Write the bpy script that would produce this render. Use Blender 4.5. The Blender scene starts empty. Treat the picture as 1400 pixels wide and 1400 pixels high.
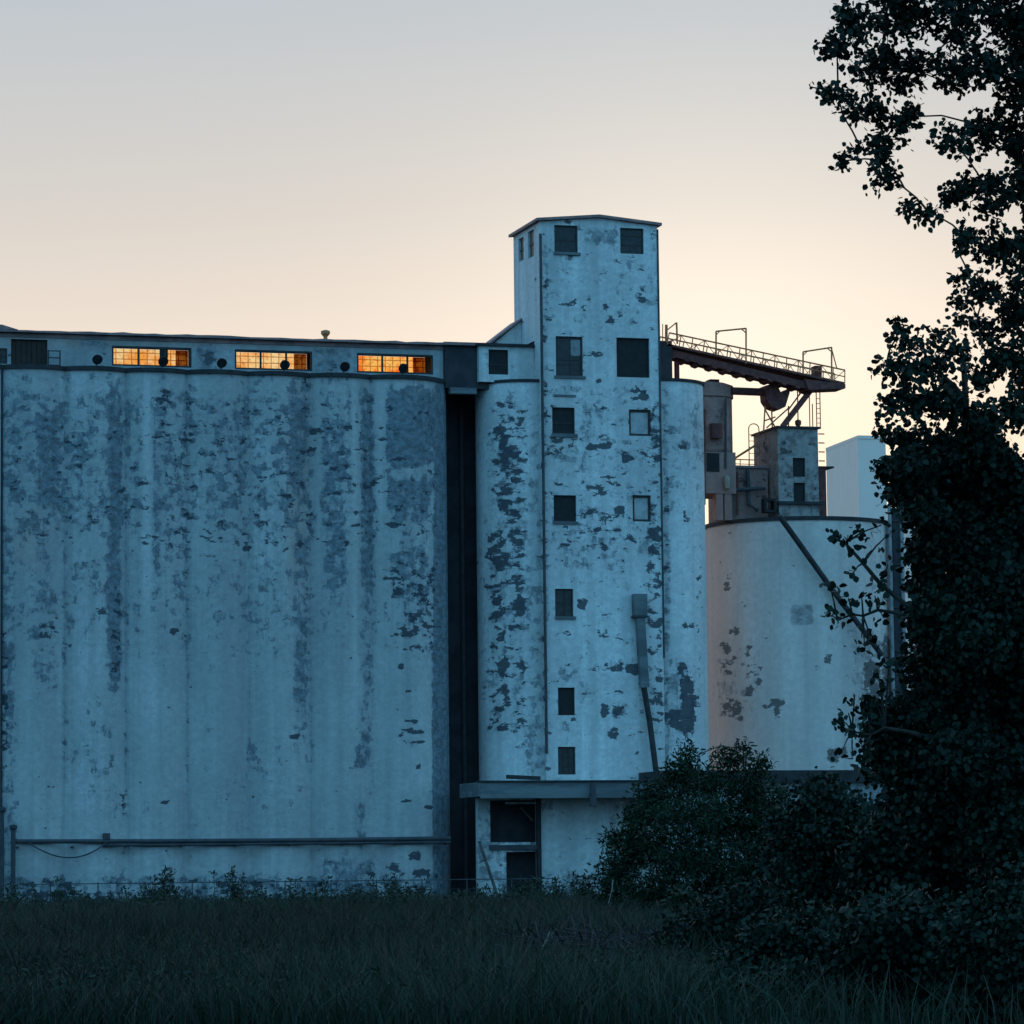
import bpy, math, random
import numpy as np
from mathutils import Vector, Matrix

random.seed(7)
rng = np.random.default_rng(7)
R = math.radians
S = bpy.context.scene
COL = S.collection

# ------------------------------------------------------------------ camera
F_PX, YAW, PITCH, ROLL, CAM_Z = 5060.0, R(16.3), R(5.68), R(0.65), 1.6
fw = Vector((math.sin(YAW) * math.cos(PITCH), math.cos(YAW) * math.cos(PITCH), math.sin(PITCH)))
r0 = Vector((math.cos(YAW), -math.sin(YAW), 0))
u0 = r0.cross(fw)
rt = r0 * math.cos(ROLL) - u0 * math.sin(ROLL)
up = u0 * math.cos(ROLL) + r0 * math.sin(ROLL)
CAM = Vector((0, 0, CAM_Z))
cd = bpy.data.cameras.new('camera')
cd.sensor_width = 36.0
cd.lens = 36.0 * F_PX / 1400.0
cd.clip_start = 0.5
cd.clip_end = 6000
co = bpy.data.objects.new('camera', cd)
COL.objects.link(co)
m = Matrix((rt, up, -fw)).transposed().to_4x4()
m.translation = CAM
co.matrix_world = m
S.camera = co


def ray(px, py):
    return rt * ((px - 700) / F_PX) + up * (-(py - 700) / F_PX) + fw


def at(px, py, Y):
    """photo measurement -> metres on the upright plane y = Y"""
    d = ray(px, py)
    return CAM + d * (Y / d.y)


def atd(px, py, D):
    """photo measurement -> metres at a distance D along the view"""
    return CAM + ray(px, py) * D


def X(px, py, Y):
    return at(px, py, Y).x


def Z(px, py, Y):
    return at(px, py, Y).z


RT, UP, FW = np.array(rt), np.array(up), np.array(fw)


def proj(v):
    v = np.asarray(v, float) - np.array(CAM)
    d = v @ FW
    return 700 + F_PX * (v @ RT) / d, 700 - F_PX * (v @ UP) / d


# ------------------------------------------------------------------ object helpers
ORG = {}


def props(o, label=None, cat=None, group=None, kind=None):
    if label: o['label'] = label
    if cat: o['category'] = cat
    if group: o['group'] = group
    if kind: o['kind'] = kind
    return o


def thing(name, loc, label, cat, group=None):
    o = bpy.data.objects.new(name, None)
    o.empty_display_size = 0.5
    COL.objects.link(o)
    o.location = loc
    ORG[o.name] = Vector(loc)
    return props(o, label, cat, group)


def copy_tree(o, parent=None):
    c = o.copy()
    COL.objects.link(c)
    c.parent = parent
    for ch in list(o.children):
        copy_tree(ch, c)
    return c


class MB:
    """collects shapes in world metres, builds ONE mesh object"""

    def __init__(s):
        s.v, s.f, s.n = [], [], 0

    def add(s, vs, fs):
        b = s.n
        s.v.extend([tuple(p) for p in vs])
        s.f.extend([tuple(i + b for i in f) for f in fs])
        s.n += len(vs)
        return s

    def box(s, x0, x1, y0, y1, z0, z1):
        p = [(x0, y0, z0), (x1, y0, z0), (x1, y1, z0), (x0, y1, z0), (x0, y0, z1), (x1, y0, z1), (x1, y1, z1), (x0, y1, z1)]
        return s.add(p, [(0, 3, 2, 1), (4, 5, 6, 7), (0, 1, 5, 4), (1, 2, 6, 5), (2, 3, 7, 6), (3, 0, 4, 7)])

    def quad(s, a, b, c, d):
        return s.add([a, b, c, d], [(0, 1, 2, 3)])

    def bar(s, a, b, w, h=None):
        h = h or w
        a, b = Vector(a), Vector(b)
        d = (b - a).normalized()
        up_ = Vector((0, 0, 1)) if abs(d.z) < 0.95 else Vector((0, 1, 0))
        sx = d.cross(up_).normalized() * (w / 2)
        sz = sx.normalized().cross(d).normalized() * (h / 2)
        p = [a - sx - sz, a + sx - sz, a + sx + sz, a - sx + sz, b - sx - sz, b + sx - sz, b + sx + sz, b - sx + sz]
        return s.add(p, [(0, 1, 2, 3), (7, 6, 5, 4), (0, 4, 5, 1), (1, 5, 6, 2), (2, 6, 7, 3), (3, 7, 4, 0)])

    def tube(s, pts, r, n=8, r1=None, cap=True):
        pts = [Vector(p) for p in pts]
        k = len(pts)
        vs, fs = [], []
        for i, p in enumerate(pts):
            d = (pts[min(i + 1, k - 1)] - pts[max(i - 1, 0)]).normalized()
            q = Vector((0, 0, 1)) if abs(d.z) < 0.9 else Vector((0, 1, 0))
            a = d.cross(q).normalized()
            b = a.cross(d).normalized()
            rr = r if r1 is None else r + (r1 - r) * i / (k - 1)
            for j in range(n):
                t = 2 * math.pi * j / n
                vs.append(p + a * (rr * math.cos(t)) + b * (rr * math.sin(t)))
        for i in range(k - 1):
            for j in range(n):
                fs.append((i * n + j, i * n + (j + 1) % n, (i + 1) * n + (j + 1) % n, (i + 1) * n + j))
        if cap:
            fs.append(tuple(range(n - 1, -1, -1)))
            fs.append(tuple((k - 1) * n + j for j in range(n)))
        return s.add(vs, fs)

    def lathe(s, c, prof, n=24):
        """profile of (r, z) round the upright axis through c"""
        vs, fs = [], []
        for (r, z) in prof:
            for j in range(n):
                t = 2 * math.pi * j / n
                vs.append((c[0] + r * math.cos(t), c[1] + r * math.sin(t), z))
        for i in range(len(prof) - 1):
            for j in range(n):
                fs.append((i * n + j, i * n + (j + 1) % n, (i + 1) * n + (j + 1) % n, (i + 1) * n + j))
        fs.append(tuple(range(n - 1, -1, -1)))
        fs.append(tuple((len(prof) - 1) * n + j for j in range(n)))
        return s.add(vs, fs)

    def build(s, name, mat, parent=None, label=None, wear=None, smooth=False, bevel=0):
        o_ = ORG.get(parent.name, Vector((0, 0, 0))) if parent else Vector((0, 0, 0))
        V = np.array(s.v, float)
        me = bpy.data.meshes.new(name)
        me.from_pydata([tuple(p) for p in (V - np.array(o_))], [], s.f)
        if wear:
            px, py = proj(V)
            for key, fn in wear.items():
                a = me.attributes.new(key, 'FLOAT', 'POINT')
                a.data.foreach_set('value', np.asarray(fn(px, py), np.float32))
        if smooth:
            me.polygons.foreach_set('use_smooth', [True] * len(me.polygons))
        me.materials.append(mat)
        me.update()
        o = bpy.data.objects.new(name, me)
        COL.objects.link(o)
        if parent:
            o.parent = parent
        ORG[o.name] = o_
        if label: o['label'] = label
        if bevel:
            md = o.modifiers.new('bevel', 'BEVEL')
            md.width = bevel
            md.segments = 2
            md.limit_method = 'ANGLE'
        return o


def bulk(name, V, faces_n, idx, mat, parent=None, attr=None):
    """fast mesh: V (n,3), polygons of faces_n corners each, idx flat"""
    o_ = ORG.get(parent.name, Vector((0, 0, 0))) if parent else Vector((0, 0, 0))
    V = np.asarray(V, np.float32) - np.array(o_, np.float32)
    me = bpy.data.meshes.new(name)
    nf = len(idx) // faces_n
    me.vertices.add(len(V))
    me.vertices.foreach_set('co', V.ravel())
    me.loops.add(len(idx))
    me.loops.foreach_set('vertex_index', np.asarray(idx, np.int32))
    me.polygons.add(nf)
    me.polygons.foreach_set('loop_start', np.arange(0, nf * faces_n, faces_n, dtype=np.int32))
    me.polygons.foreach_set('loop_total', np.full(nf, faces_n, np.int32))
    if attr is not None:
        a = me.attributes.new('tint', 'FLOAT', 'POINT')
        a.data.foreach_set('value', np.asarray(attr, np.float32))
    me.materials.append(mat)
    me.update(calc_edges=True)
    o = bpy.data.objects.new(name, me)
    COL.objects.link(o)
    if parent: o.parent = parent
    ORG[o.name] = o_
    return o


# ------------------------------------------------------------------ materials
def nodes(name):
    mt = bpy.data.materials.new(name)
    mt.use_nodes = True
    nt = mt.node_tree
    nt.nodes.clear()
    out = nt.nodes.new('ShaderNodeOutputMaterial')
    return mt, nt, out


def N(nt, t, **kw):
    n = nt.nodes.new('ShaderNode' + t)
    for k, v in kw.items():
        if k == 'ins':
            for a, b in v.items():
                if hasattr(b, 'is_linked') or isinstance(b, bpy.types.NodeSocket):
                    nt.links.new(b, n.inputs[a])
                else:
                    n.inputs[a].default_value = b
        else:
            setattr(n, k, v)
    return n


def math_(nt, op, a, b=None, c=None, clamp=False):
    n = nt.nodes.new('ShaderNodeMath')
    n.operation = op
    n.use_clamp = clamp
    for i, q in enumerate((a, b, c)):
        if q is None: continue
        if isinstance(q, bpy.types.NodeSocket): nt.links.new(q, n.inputs[i])
        else: n.inputs[i].default_value = q
    return n.outputs[0]


def sstep(nt, v, a, b, lo=0.0, hi=1.0):
    n = nt.nodes.new('ShaderNodeMapRange')
    n.interpolation_type = 'SMOOTHSTEP'
    nt.links.new(v, n.inputs[0])
    n.inputs[1].default_value, n.inputs[2].default_value = a, b
    n.inputs[3].default_value, n.inputs[4].default_value = lo, hi
    return n.outputs[0]


def mix(nt, f, a, b, mode='MIX'):
    n = nt.nodes.new('ShaderNodeMix')
    n.data_type = 'RGBA'
    n.blend_type = mode
    for i, q in ((0, f), (6, a), (7, b)):
        if isinstance(q, bpy.types.NodeSocket): nt.links.new(q, n.inputs[i])
        elif i == 0: n.inputs[0].default_value = q
        else: n.inputs[i].default_value = (*q, 1)
    return n.outputs[2]


def noise(nt, co_, scale, detail=5, rough=.6, vec=(1, 1, 1), loc=(0, 0, 0)):
    mp = nt.nodes.new('ShaderNodeMapping')
    mp.inputs['Scale'].default_value = vec
    mp.inputs['Location'].default_value = loc
    nt.links.new(co_, mp.inputs[0])
    n = nt.nodes.new('ShaderNodeTexNoise')
    n.inputs['Scale'].default_value = scale
    n.inputs['Detail'].default_value = detail
    n.inputs['Roughness'].default_value = rough
    nt.links.new(mp.outputs[0], n.inputs['Vector'])
    return n.outputs[0]


def concrete(name, paint=(.56, .57, .57), stain=(.20, .215, .235), chip=(.075, .082, .095), rust=(.50, .30, .22), rough=.85):
    mt, nt, out = nodes(name)
    co_ = N(nt, 'NewGeometry').outputs['Position']
    at_ = lambda k: N(nt, 'Attribute', attribute_name=k).outputs['Fac']
    st, ch, ru = at_('stain'), at_('chip'), at_('rust')
    nA = noise(nt, co_, 1.5, 9, .74, (1.2, 1.2, .62))
    nB = noise(nt, co_, 1.9, 8, .66, (.7, .7, 1.4), (7, 3, 1))
    nS = noise(nt, co_, 1.0, 4, .6, (1.6, 1.6, .05))
    nL = noise(nt, co_, .35, 5, .55, (1, 1, .55), (30, 0, 4))
    nD = noise(nt, co_, 1.0, 6, .62, (1.3, 1.3, 2.5), (11, 2, 6))
    nW = noise(nt, co_, 1.0, 2, .5, (.55, .55, .018), (5, 8, 2))
    wob = N(nt, 'TexNoise', ins={'Vector': co_, 'Scale': 2.2, 'Detail': 4.0}).outputs['Color']
    dis = N(nt, 'VectorMath', operation='MULTIPLY_ADD', ins={0: wob, 1: (.55, .55, .4), 2: co_}).outputs[0]
    vmp = N(nt, 'Mapping', ins={0: dis, 'Scale': (2.1, .6, 2.6)}).outputs[0]
    vor = N(nt, 'TexVoronoi', distance='CHEBYCHEV', ins={'Vector': vmp, 'Scale': 1.0})
    nV = N(nt, 'SeparateXYZ', ins={0: vor.outputs['Color']}).outputs[0]
    nV = math_(nt, 'MULTIPLY_ADD', math_(nt, 'SUBTRACT', nV, .5), .42, .5)
    nG = noise(nt, co_, 9.0, 3, .7)
    # lift marks of the slip forms: faint level lines
    sx = N(nt, 'SeparateXYZ', ins={0: co_}).outputs
    wav = N(nt, 'TexNoise', ins={'Vector': N(nt, 'Mapping', ins={0: co_, 'Scale': (.04, .04, 2.2)}).outputs[0], 'Scale': 1.0, 'Detail': 3.0}).outputs[0]
    base = mix(nt, sstep(nt, nL, .3, .7), tuple(c * .86 for c in paint), tuple(min(1, c * 1.10) for c in paint))
    base = mix(nt, math_(nt, 'MULTIPLY', sstep(nt, nS, .40, .66), .5), base, tuple(c * .62 for c in paint))
    base = mix(nt, sstep(nt, nW, .42, .62, 0, .34), base, tuple(c * .55 for c in paint))
    base = mix(nt, math_(nt, 'MULTIPLY', sstep(nt, wav, .5, .72), .12), base, tuple(c * .6 for c in paint))
    base = mix(nt, math_(nt, 'MULTIPLY', sstep(nt, nG, .35, .7), .22), base, tuple(c * .72 for c in paint))
    nM = noise(nt, co_, 2.6, 8, .75, (1, 1, 1.3), (3, 9, 5))
    base = mix(nt, sstep(nt, nM, .40, .64, .34, 0), base, tuple(c * .45 for c in paint))
    base = mix(nt, math_(nt, 'MULTIPLY', ru, sstep(nt, nA, .3, .6, .55, 1)), base, rust)
    stv = mix(nt, sstep(nt, nM, .38, .62), tuple(c * .62 for c in stain), tuple(c * 1.45 for c in stain))
    nAD = math_(nt, 'ADD', math_(nt, 'ADD', math_(nt, 'MULTIPLY', nA, .6), math_(nt, 'MULTIPLY', nD, .2)), math_(nt, 'MULTIPLY', nV, .2))
    nAD = math_(nt, 'MULTIPLY_ADD', math_(nt, 'SUBTRACT', nV, .5), .10, nAD)
    sv = math_(nt, 'MULTIPLY_ADD', math_(nt, 'SUBTRACT', nAD, .5), 2.7, st)
    sf = math_(nt, 'MULTIPLY', sstep(nt, sv, .32, .56), .82)
    base = mix(nt, sf, base, stv)
    sf2 = math_(nt, 'MULTIPLY', math_(nt, 'MULTIPLY', st, .5, clamp=True), sstep(nt, nG, .3, .65, .6, 1))
    base = mix(nt, sf2, base, stv)
    nBD = math_(nt, 'ADD', math_(nt, 'MULTIPLY', nB, .72), math_(nt, 'MULTIPLY', nD, .28))
    nBD = math_(nt, 'MULTIPLY_ADD', math_(nt, 'SUBTRACT', nV, .5), .26, nBD)
    cv = math_(nt, 'MULTIPLY_ADD', math_(nt, 'SUBTRACT', nBD, .5), 2.8, ch)
    cf = sstep(nt, cv, .49, .56)
    base = mix(nt, math_(nt, 'MULTIPLY', cf, .9), base, chip)
    b = N(nt, 'BsdfPrincipled', ins={'Base Color': base, 'Roughness': rough})
    b.inputs['Specular IOR Level'].default_value = .2
    h = math_(nt, 'ADD', math_(nt, 'MULTIPLY', cf, -.6), math_(nt, 'MULTIPLY', nG, .25))
    bp = N(nt, 'Bump', ins={'Height': h, 'Strength': .55, 'Distance': .04})
    nt.links.new(bp.outputs[0], b.inputs['Normal'])
    nt.links.new(b.outputs[0], out.inputs[0])
    return mt


def plain(name, c, c2=None, scale=2.0, rough=.7, metal=0.0, vec=(1, 1, 1), lo=.4, hi=.6, spec=.3):
    mt, nt, out = nodes(name)
    co_ = N(nt, 'NewGeometry').outputs['Position']
    n = noise(nt, co_, scale, 6, .65, vec)
    col = mix(nt, sstep(nt, n, lo, hi), c, c2 or tuple(q * .6 for q in c))
    b = N(nt, 'BsdfPrincipled', ins={'Base Color': col, 'Roughness': rough, 'Metallic': metal})
    b.inputs['Specular IOR Level'].default_value = spec
    nt.links.new(b.outputs[0], out.inputs[0])
    return mt


def corrugated(name, c, c2, pitch=.25, scale=.8):
    mt, nt, out = nodes(name)
    co_ = N(nt, 'NewGeometry').outputs['Position']
    n = noise(nt, co_, scale, 7, .7, (1, 1, .5))
    col = mix(nt, sstep(nt, n, .38, .62), c, c2)
    sx = N(nt, 'SeparateXYZ', ins={0: co_}).outputs
    w = math_(nt, 'SINE', math_(nt, 'MULTIPLY', math_(nt, 'ADD', sx[0], sx[1]), 2 * math.pi / pitch))
    b = N(nt, 'BsdfPrincipled', ins={'Base Color': col, 'Roughness': .65})
    bp = N(nt, 'Bump', ins={'Height': w, 'Strength': .6, 'Distance': .03})
    nt.links.new(bp.outputs[0], b.inputs['Normal'])
    nt.links.new(b.outputs[0], out.inputs[0])
    return mt


def leafmat(name, c, c2, trans=.0):
    mt, nt, out = nodes(name)
    t = N(nt, 'Attribute', attribute_name='tint').outputs['Fac']
    col = mix(nt, t, c, c2)
    b = N(nt, 'BsdfPrincipled', ins={'Base Color': col, 'Roughness': .55})
    b.inputs['Specular IOR Level'].default_value = .12
    if trans:
        tr = N(nt, 'BsdfTranslucent', ins={'Color': col})
        mx = N(nt, 'MixShader', ins={0: trans})
        nt.links.new(b.outputs[0], mx.inputs[1])
        nt.links.new(tr.outputs[0], mx.inputs[2])
        nt.links.new(mx.outputs[0], out.inputs[0])
    else:
        nt.links.new(b.outputs[0], out.inputs[0])
    return mt


def amber_glass(name, c1=(1.0, .68, .34), c2=(1.0, .92, .68), grid=1.0):
    """grimy yellowed wired glass: see-through, with dirt and a fine grid of wire"""
    mt, nt, out = nodes(name)
    co_ = N(nt, 'NewGeometry').outputs['Position']
    n = noise(nt, co_, 1.1, 5, .6)
    n2 = noise(nt, co_, 5.0, 3, .6)
    col = mix(nt, sstep(nt, n, .38, .6), c1, c2)
    sx = N(nt, 'SeparateXYZ', ins={0: co_}).outputs
    gx = math_(nt, 'PINGPONG', sx[0], .23)
    gz = math_(nt, 'PINGPONG', sx[2], .19)
    g = math_(nt, 'MINIMUM', gx, gz)
    wire = sstep(nt, g, .018, .035)
    col = mix(nt, math_(nt, 'MULTIPLY_ADD', wire, .6, .4), (.45, .2, .06), col)
    col = mix(nt, math_(nt, 'MULTIPLY', sstep(nt, n2, .5, .75), .5), col, (.55, .24, .07))
    tr = N(nt, 'BsdfTransparent', ins={'Color': col})
    gl = N(nt, 'BsdfGlossy', ins={'Roughness': .15})
    mx = N(nt, 'MixShader', ins={0: .03})
    nt.links.new(tr.outputs[0], mx.inputs[1])
    nt.links.new(gl.outputs[0], mx.inputs[2])
    nt.links.new(mx.outputs[0], out.inputs[0])
    return mt


M = {}
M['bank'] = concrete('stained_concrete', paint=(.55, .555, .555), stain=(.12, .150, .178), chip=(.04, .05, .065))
M['tower'] = concrete('peeling_white_paint', paint=(.76, .765, .76), chip=(.05, .056, .07))
M['tank'] = concrete('tank_concrete', rust=(.74, .52, .43), paint=(.76, .70, .67), stain=(.30, .27, .27), chip=(.12, .105, .105))  # rust colour here also carries a warm light tint
M['gallery'] = concrete('gallery_plaster', paint=(.42, .44, .45))
M['small'] = concrete('blotched_plaster', paint=(.42, .41, .41), stain=(.19, .165, .16), chip=(.08, .062, .062))
M['brown'] = concrete('brown_concrete', paint=(.46, .26, .225), stain=(.24, .14, .13), chip=(.10, .05, .045))
M['dark'] = plain('dark_concrete_with_shade', (.045, .042, .050), (.024, .023, .030), .6)  # near-black colour carries the shade of the link and the gap
M['rim'] = plain('tarred_rim', (.035, .034, .038), (.02, .02, .022), 1.5)
M['roof'] = plain('roofing_felt', (.34, .20, .19), (.2, .13, .13), 1.0)
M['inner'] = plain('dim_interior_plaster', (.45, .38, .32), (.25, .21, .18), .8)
M['void'] = plain('black_opening_board', (.014, .014, .017), (.022, .021, .022), 3.0)  # near-black sheet filling dark windows, doors and hatches
M['frame'] = plain('dark_steel_frame', (.03, .028, .03), (.05, .04, .035), 4.0, .6)
M['glass_dark'] = plain('grimy_dark_glass', (.018, .019, .022), (.035, .036, .04), 3.0, .35, spec=.35)
M['glass_pale'] = plain('whitewashed_glass', (.42, .43, .44), (.3, .31, .32), 2.0, .5)
M['rust'] = plain('rusty_steel', (.20, .062, .052), (.10, .036, .034), 2.5, .75)
M['rail'] = plain('rust_sunlit_rail', (.66, .26, .10), (.45, .16, .07), 3.0, .6)  # rusty rails, with the low sun's orange backlight put into the colour
M['steel'] = plain('galvanised_steel', (.30, .31, .32), (.2, .21, .22), 2.0, .5, .3)
M['pipe'] = plain('dark_painted_pipe', (.04, .045, .055), (.065, .065, .07), 2.0, .6)
M['fascia'] = plain('weathered_fascia', (.16, .18, .19), (.10, .11, .12), .7, .8, vec=(.4, 1, 2))
M['white_metal'] = corrugated('white_metal_cladding', (.95, .72, .63), (.93, .69, .60), .6)
M['amber'] = amber_glass('amber_wired_glass')
M['amber_hot'] = amber_glass('orange_wired_glass', (1.0, .40, .09), (1.0, .80, .42))  # hotter sunset glow put into the tint of one window
M['fade'] = amber_glass('fading_wired_glass', (.22, .13, .07), (.5, .34, .19))  # darker glass paints the fading end of the window glow
M['bark'] = plain('dark_bark', (.05, .042, .036), (.03, .026, .022), 6.0, .9, vec=(1, 1, .25))
M['wood'] = plain('grey_old_timber', (.13, .12, .115), (.08, .072, .07), 3.0, .85, vec=(1, 1, .2))
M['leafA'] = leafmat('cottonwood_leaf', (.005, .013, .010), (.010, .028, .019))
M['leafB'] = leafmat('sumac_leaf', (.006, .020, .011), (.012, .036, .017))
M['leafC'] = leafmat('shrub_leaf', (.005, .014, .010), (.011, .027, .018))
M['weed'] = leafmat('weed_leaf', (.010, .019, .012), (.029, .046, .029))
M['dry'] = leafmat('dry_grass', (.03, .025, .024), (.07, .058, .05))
M['twig'] = plain('dead_twig', (.022, .018, .020), (.035, .030, .032), 3.0)
M['twig_pale'] = plain('pale_dead_twig', (.28, .25, .22), (.2, .18, .16), 3.0)


# ------------------------------------------------------------------ wear and tone maps (stains, some painted shade, measured on the photo, then carried by the wall)
def sm(t):
    t = np.clip(t, 0, 1)
    return t * t * (3 - 2 * t)


def blobs(lst, base=0.0):
    def fn(px, py):
        v = np.zeros_like(px) + base
        for (x0, x1, y0, y1, s, sx, sy) in lst:
            w = sm((px - x0 + sx) / (2 * sx)) * sm((x1 + sx - px) / (2 * sx)) * sm((py - y0 + sy) / (2 * sy)) * sm((y1 + sy - py) / (2 * sy))
            v = np.maximum(v, s * w) if s > 0 else v + s * w
        return v
    return fn


zero = lambda px, py: np.zeros_like(px)

# ------------------------------------------------------------------ wall helpers
def cuts(a, b, step, extra=()):
    n = max(1, int(round((b - a) / step)))
    c = set(round(a + (b - a) * i / n, 4) for i in range(n + 1))
    ex = [round(e, 4) for e in extra if a < e < b]
    c = [q for q in c if all(abs(q - e) > step * .3 for e in ex) or q in (round(a, 4), round(b, 4))]
    return sorted(set(c) | set(ex))


def wall(mb, fn, u0_, u1, v0, v1, holes, inward, depth, step=.25):
    """grid wall fn(u, v) with rectangular holes and reveals going inward"""
    us = cuts(u0_, u1, step, [h[i] for h in holes for i in (0, 1)])
    vs = cuts(v0, v1, step, [h[i] for h in holes for i in (2, 3)])
    base = mb.n
    mb.v.extend([tuple(fn(u, v)) for v in vs for u in us])
    mb.n += len(us) * len(vs)
    k = len(us)
    for j in range(len(vs) - 1):
        for i in range(k - 1):
            cu, cv = (us[i] + us[i + 1]) / 2, (vs[j] + vs[j + 1]) / 2
            if any(h[0] < cu < h[1] and h[2] < cv < h[3] for h in holes): continue
            a = base + j * k + i
            mb.f.append((a, a + 1, a + k + 1, a + k))
    iv = Vector(inward) * depth
    for h in holes:
        c = [Vector(fn(h[0], h[2])), Vector(fn(h[1], h[2])), Vector(fn(h[1], h[3])), Vector(fn(h[0], h[3]))]
        for q in range(4):
            a, b = c[q], c[(q + 1) % 4]
            mb.quad(a, a + iv, b + iv, b)


def rect(px0, py0, px1, py1, Y):
    a, b = at(px0, (py0 + py1) / 2, Y), at(px1, (py0 + py1) / 2, Y)
    c, d = at((px0 + px1) / 2, py1, Y), at((px0 + px1) / 2, py0, Y)
    return (a.x, b.x, c.z, d.z)


def window(parent, h, Y, pane, bars_x=(), bars_z=(), fr=.09, mat='frame', proud=0.0):
    """frame (part) with its pane (sub-part) in the hole h of a wall facing -y at y=Y"""
    x0, x1, z0, z1 = h
    f = MB()
    ya, yb = Y - proud, Y + .10
    g = .004
    f.box(x0 + g, x1 - g, ya, yb, z0 + g, z0 + fr); f.box(x0 + g, x1 - g, ya, yb, z1 - fr, z1 - g)
    f.box(x0 + g, x0 + fr, ya, yb, z0 + fr, z1 - fr); f.box(x1 - fr, x1 - g, ya, yb, z0 + fr, z1 - fr)
    for b in bars_x:
        q = x0 + (x1 - x0) * b
        f.box(q - .035, q + .035, ya + .02, yb - .01, z0 + fr, z1 - fr)
    for b in bars_z:
        q = z0 + (z1 - z0) * b
        f.box(x0 + fr, x1 - fr, ya + .025, yb - .015, q - .03, q + .03)
    fo = f.build('window', M[mat], parent)
    MB().box(x0 + fr - .02, x1 - fr + .02, Y + .05, Y + .075, z0 + fr - .02, z1 - fr + .02).build('pane', M[pane], fo)
    return fo


# ================================================================== SETTING
g = MB()
for i in range(24):
    pass
GR = 1500
mbg = MB()
gx = np.linspace(-60, 180, 61)
gy = np.linspace(20, 260, 61)
def gz(x, y): return 0.10 * math.sin(x * .21 + y * .13) + .07 * math.sin(x * .5 - y * .31) - .1
mbg.v = [(x, y, gz(x, y)) for y in gy for x in gx]; mbg.n = len(mbg.v)
mbg.f = [(j * 61 + i, j * 61 + i + 1, (j + 1) * 61 + i + 1, (j + 1) * 61 + i) for j in range(60) for i in range(60)]
outer = [(-GR, -GR, -.1), (GR, -GR, -.1), (GR, GR, -.1), (-GR, GR, -.1)]
b0 = mbg.n
mbg.v += outer; mbg.n += 4
bot = [i for i in range(61)]; right = [j * 61 + 60 for j in range(61)]; top = [60 * 61 + i for i in range(60, -1, -1)]; left = [j * 61 for j in range(60, -1, -1)]
mbg.f += [tuple([b0, b0 + 1] + bot[::-1]), tuple([b0 + 1, b0 + 2] + right[::-1]), tuple([b0 + 2, b0 + 3] + top[::-1]), tuple([b0 + 3, b0] + left[::-1])]
ground = mbg.build('ground', plain('weedy_soil', (.03, .04, .025), (.05, .048, .035), .5, .95))
props(ground, kind='structure')

# ================================================================== SILO BANK
YB = 205.0
seam_px = [-584, -500, -416, -332, -248, -164, -80, 4, 88, 172, 256, 340, 424, 508, 591]
seams = [X(p, 800, YB) for p in seam_px]
ZT = Z(300, 513, YB)
endx = X(624, 800, YB)
BUL = .62


def bank_y(x):
    for a, b in zip(seams[:-1], seams[1:]):
        if a <= x <= b:
            w = (b - a) / 2
            t = (x - (a + b) / 2) / w
            rr = (w * w + BUL * BUL) / (2 * BUL)
            return YB - (math.sqrt(max(rr * rr - (t * w) ** 2, 0)) - (rr - BUL))
    return YB


bank_stain_shade = blobs([(p - 3, p + 3, 520, 1100, .34, 3, 60) for p in (88, 172, 256, 340, 424, 508)] + [  # narrow dark lines paint the seam shade into the stain map
    (8, 50, 525, 700, .42, 14, 40), (48, 84, 545, 720, .66, 8, 40), (42, 80, 700, 965, .42, 12, 60), (98, 135, 545, 690, .45, 14, 40),
    (146, 167, 530, 940, .72, 6, 40), (172, 194, 540, 680, .36, 10, 40), (205, 222, 530, 800, .50, 5, 50), (222, 262, 545, 790, .42, 14, 60),
    (286, 345, 545, 740, .44, 16, 60), (392, 424, 520, 700, .68, 8, 40), (400, 424, 690, 1010, .50, 8, 60), (440, 476, 545, 830, .55, 8, 50),
    (492, 512, 525, 800, .66, 5, 40), (492, 510, 790, 1055, .46, 6, 40), (486, 509, 1018, 1050, .60, 3, 6), (528, 592, 530, 640, .85, 6, 18), (526, 590, 640, 720, .68, 10, 30),
    (530, 590, 720, 850, .50, 16, 50), (592, 625, 500, 1250, .95, 2, 60), (345, 392, 560, 720, .30, 20, 60), (260, 290, 560, 700, .28, 10, 50),  # full-height strip paints the shade of the turned right end
    (4, 615, 1196, 1250, .46, 10, 10), (440, 520, 1170, 1250, .55, 20, 25), (130, 200, 1090, 1130, .3, 30, 20), (484, 500, 1095, 1150, .5, 5, 8), (258, 275, 1110, 1150, .42, 6, 15),
    (0, 22, 500, 1250, .40, 6, 60), (8, 600, 508, 528, .28, 10, 8), (100, 170, 950, 1130, .24, 30, 40), (300, 420, 1000, 1160, .2, 40, 40),
    (6, 600, 530, 740, .40, 8, 25), (6, 600, 720, 900, .29, 8, 70), (200, 345, 540, 700, .34, 10, 40), (6, 140, 540, 720, .36, 6, 40), (430, 520, 540, 740, .33, 8, 40),  # upper wall made darker overall
    (196, 205, 500, 900, -.5, 3, 20), (480, 489, 520, 1000, -.4, 2, 20), (516, 525, 520, 1000, -.4, 2, 20), (430, 438, 520, 800, -.25, 3, 20), (272, 282, 500, 900, -.2, 4, 20),
], .06)
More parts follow.
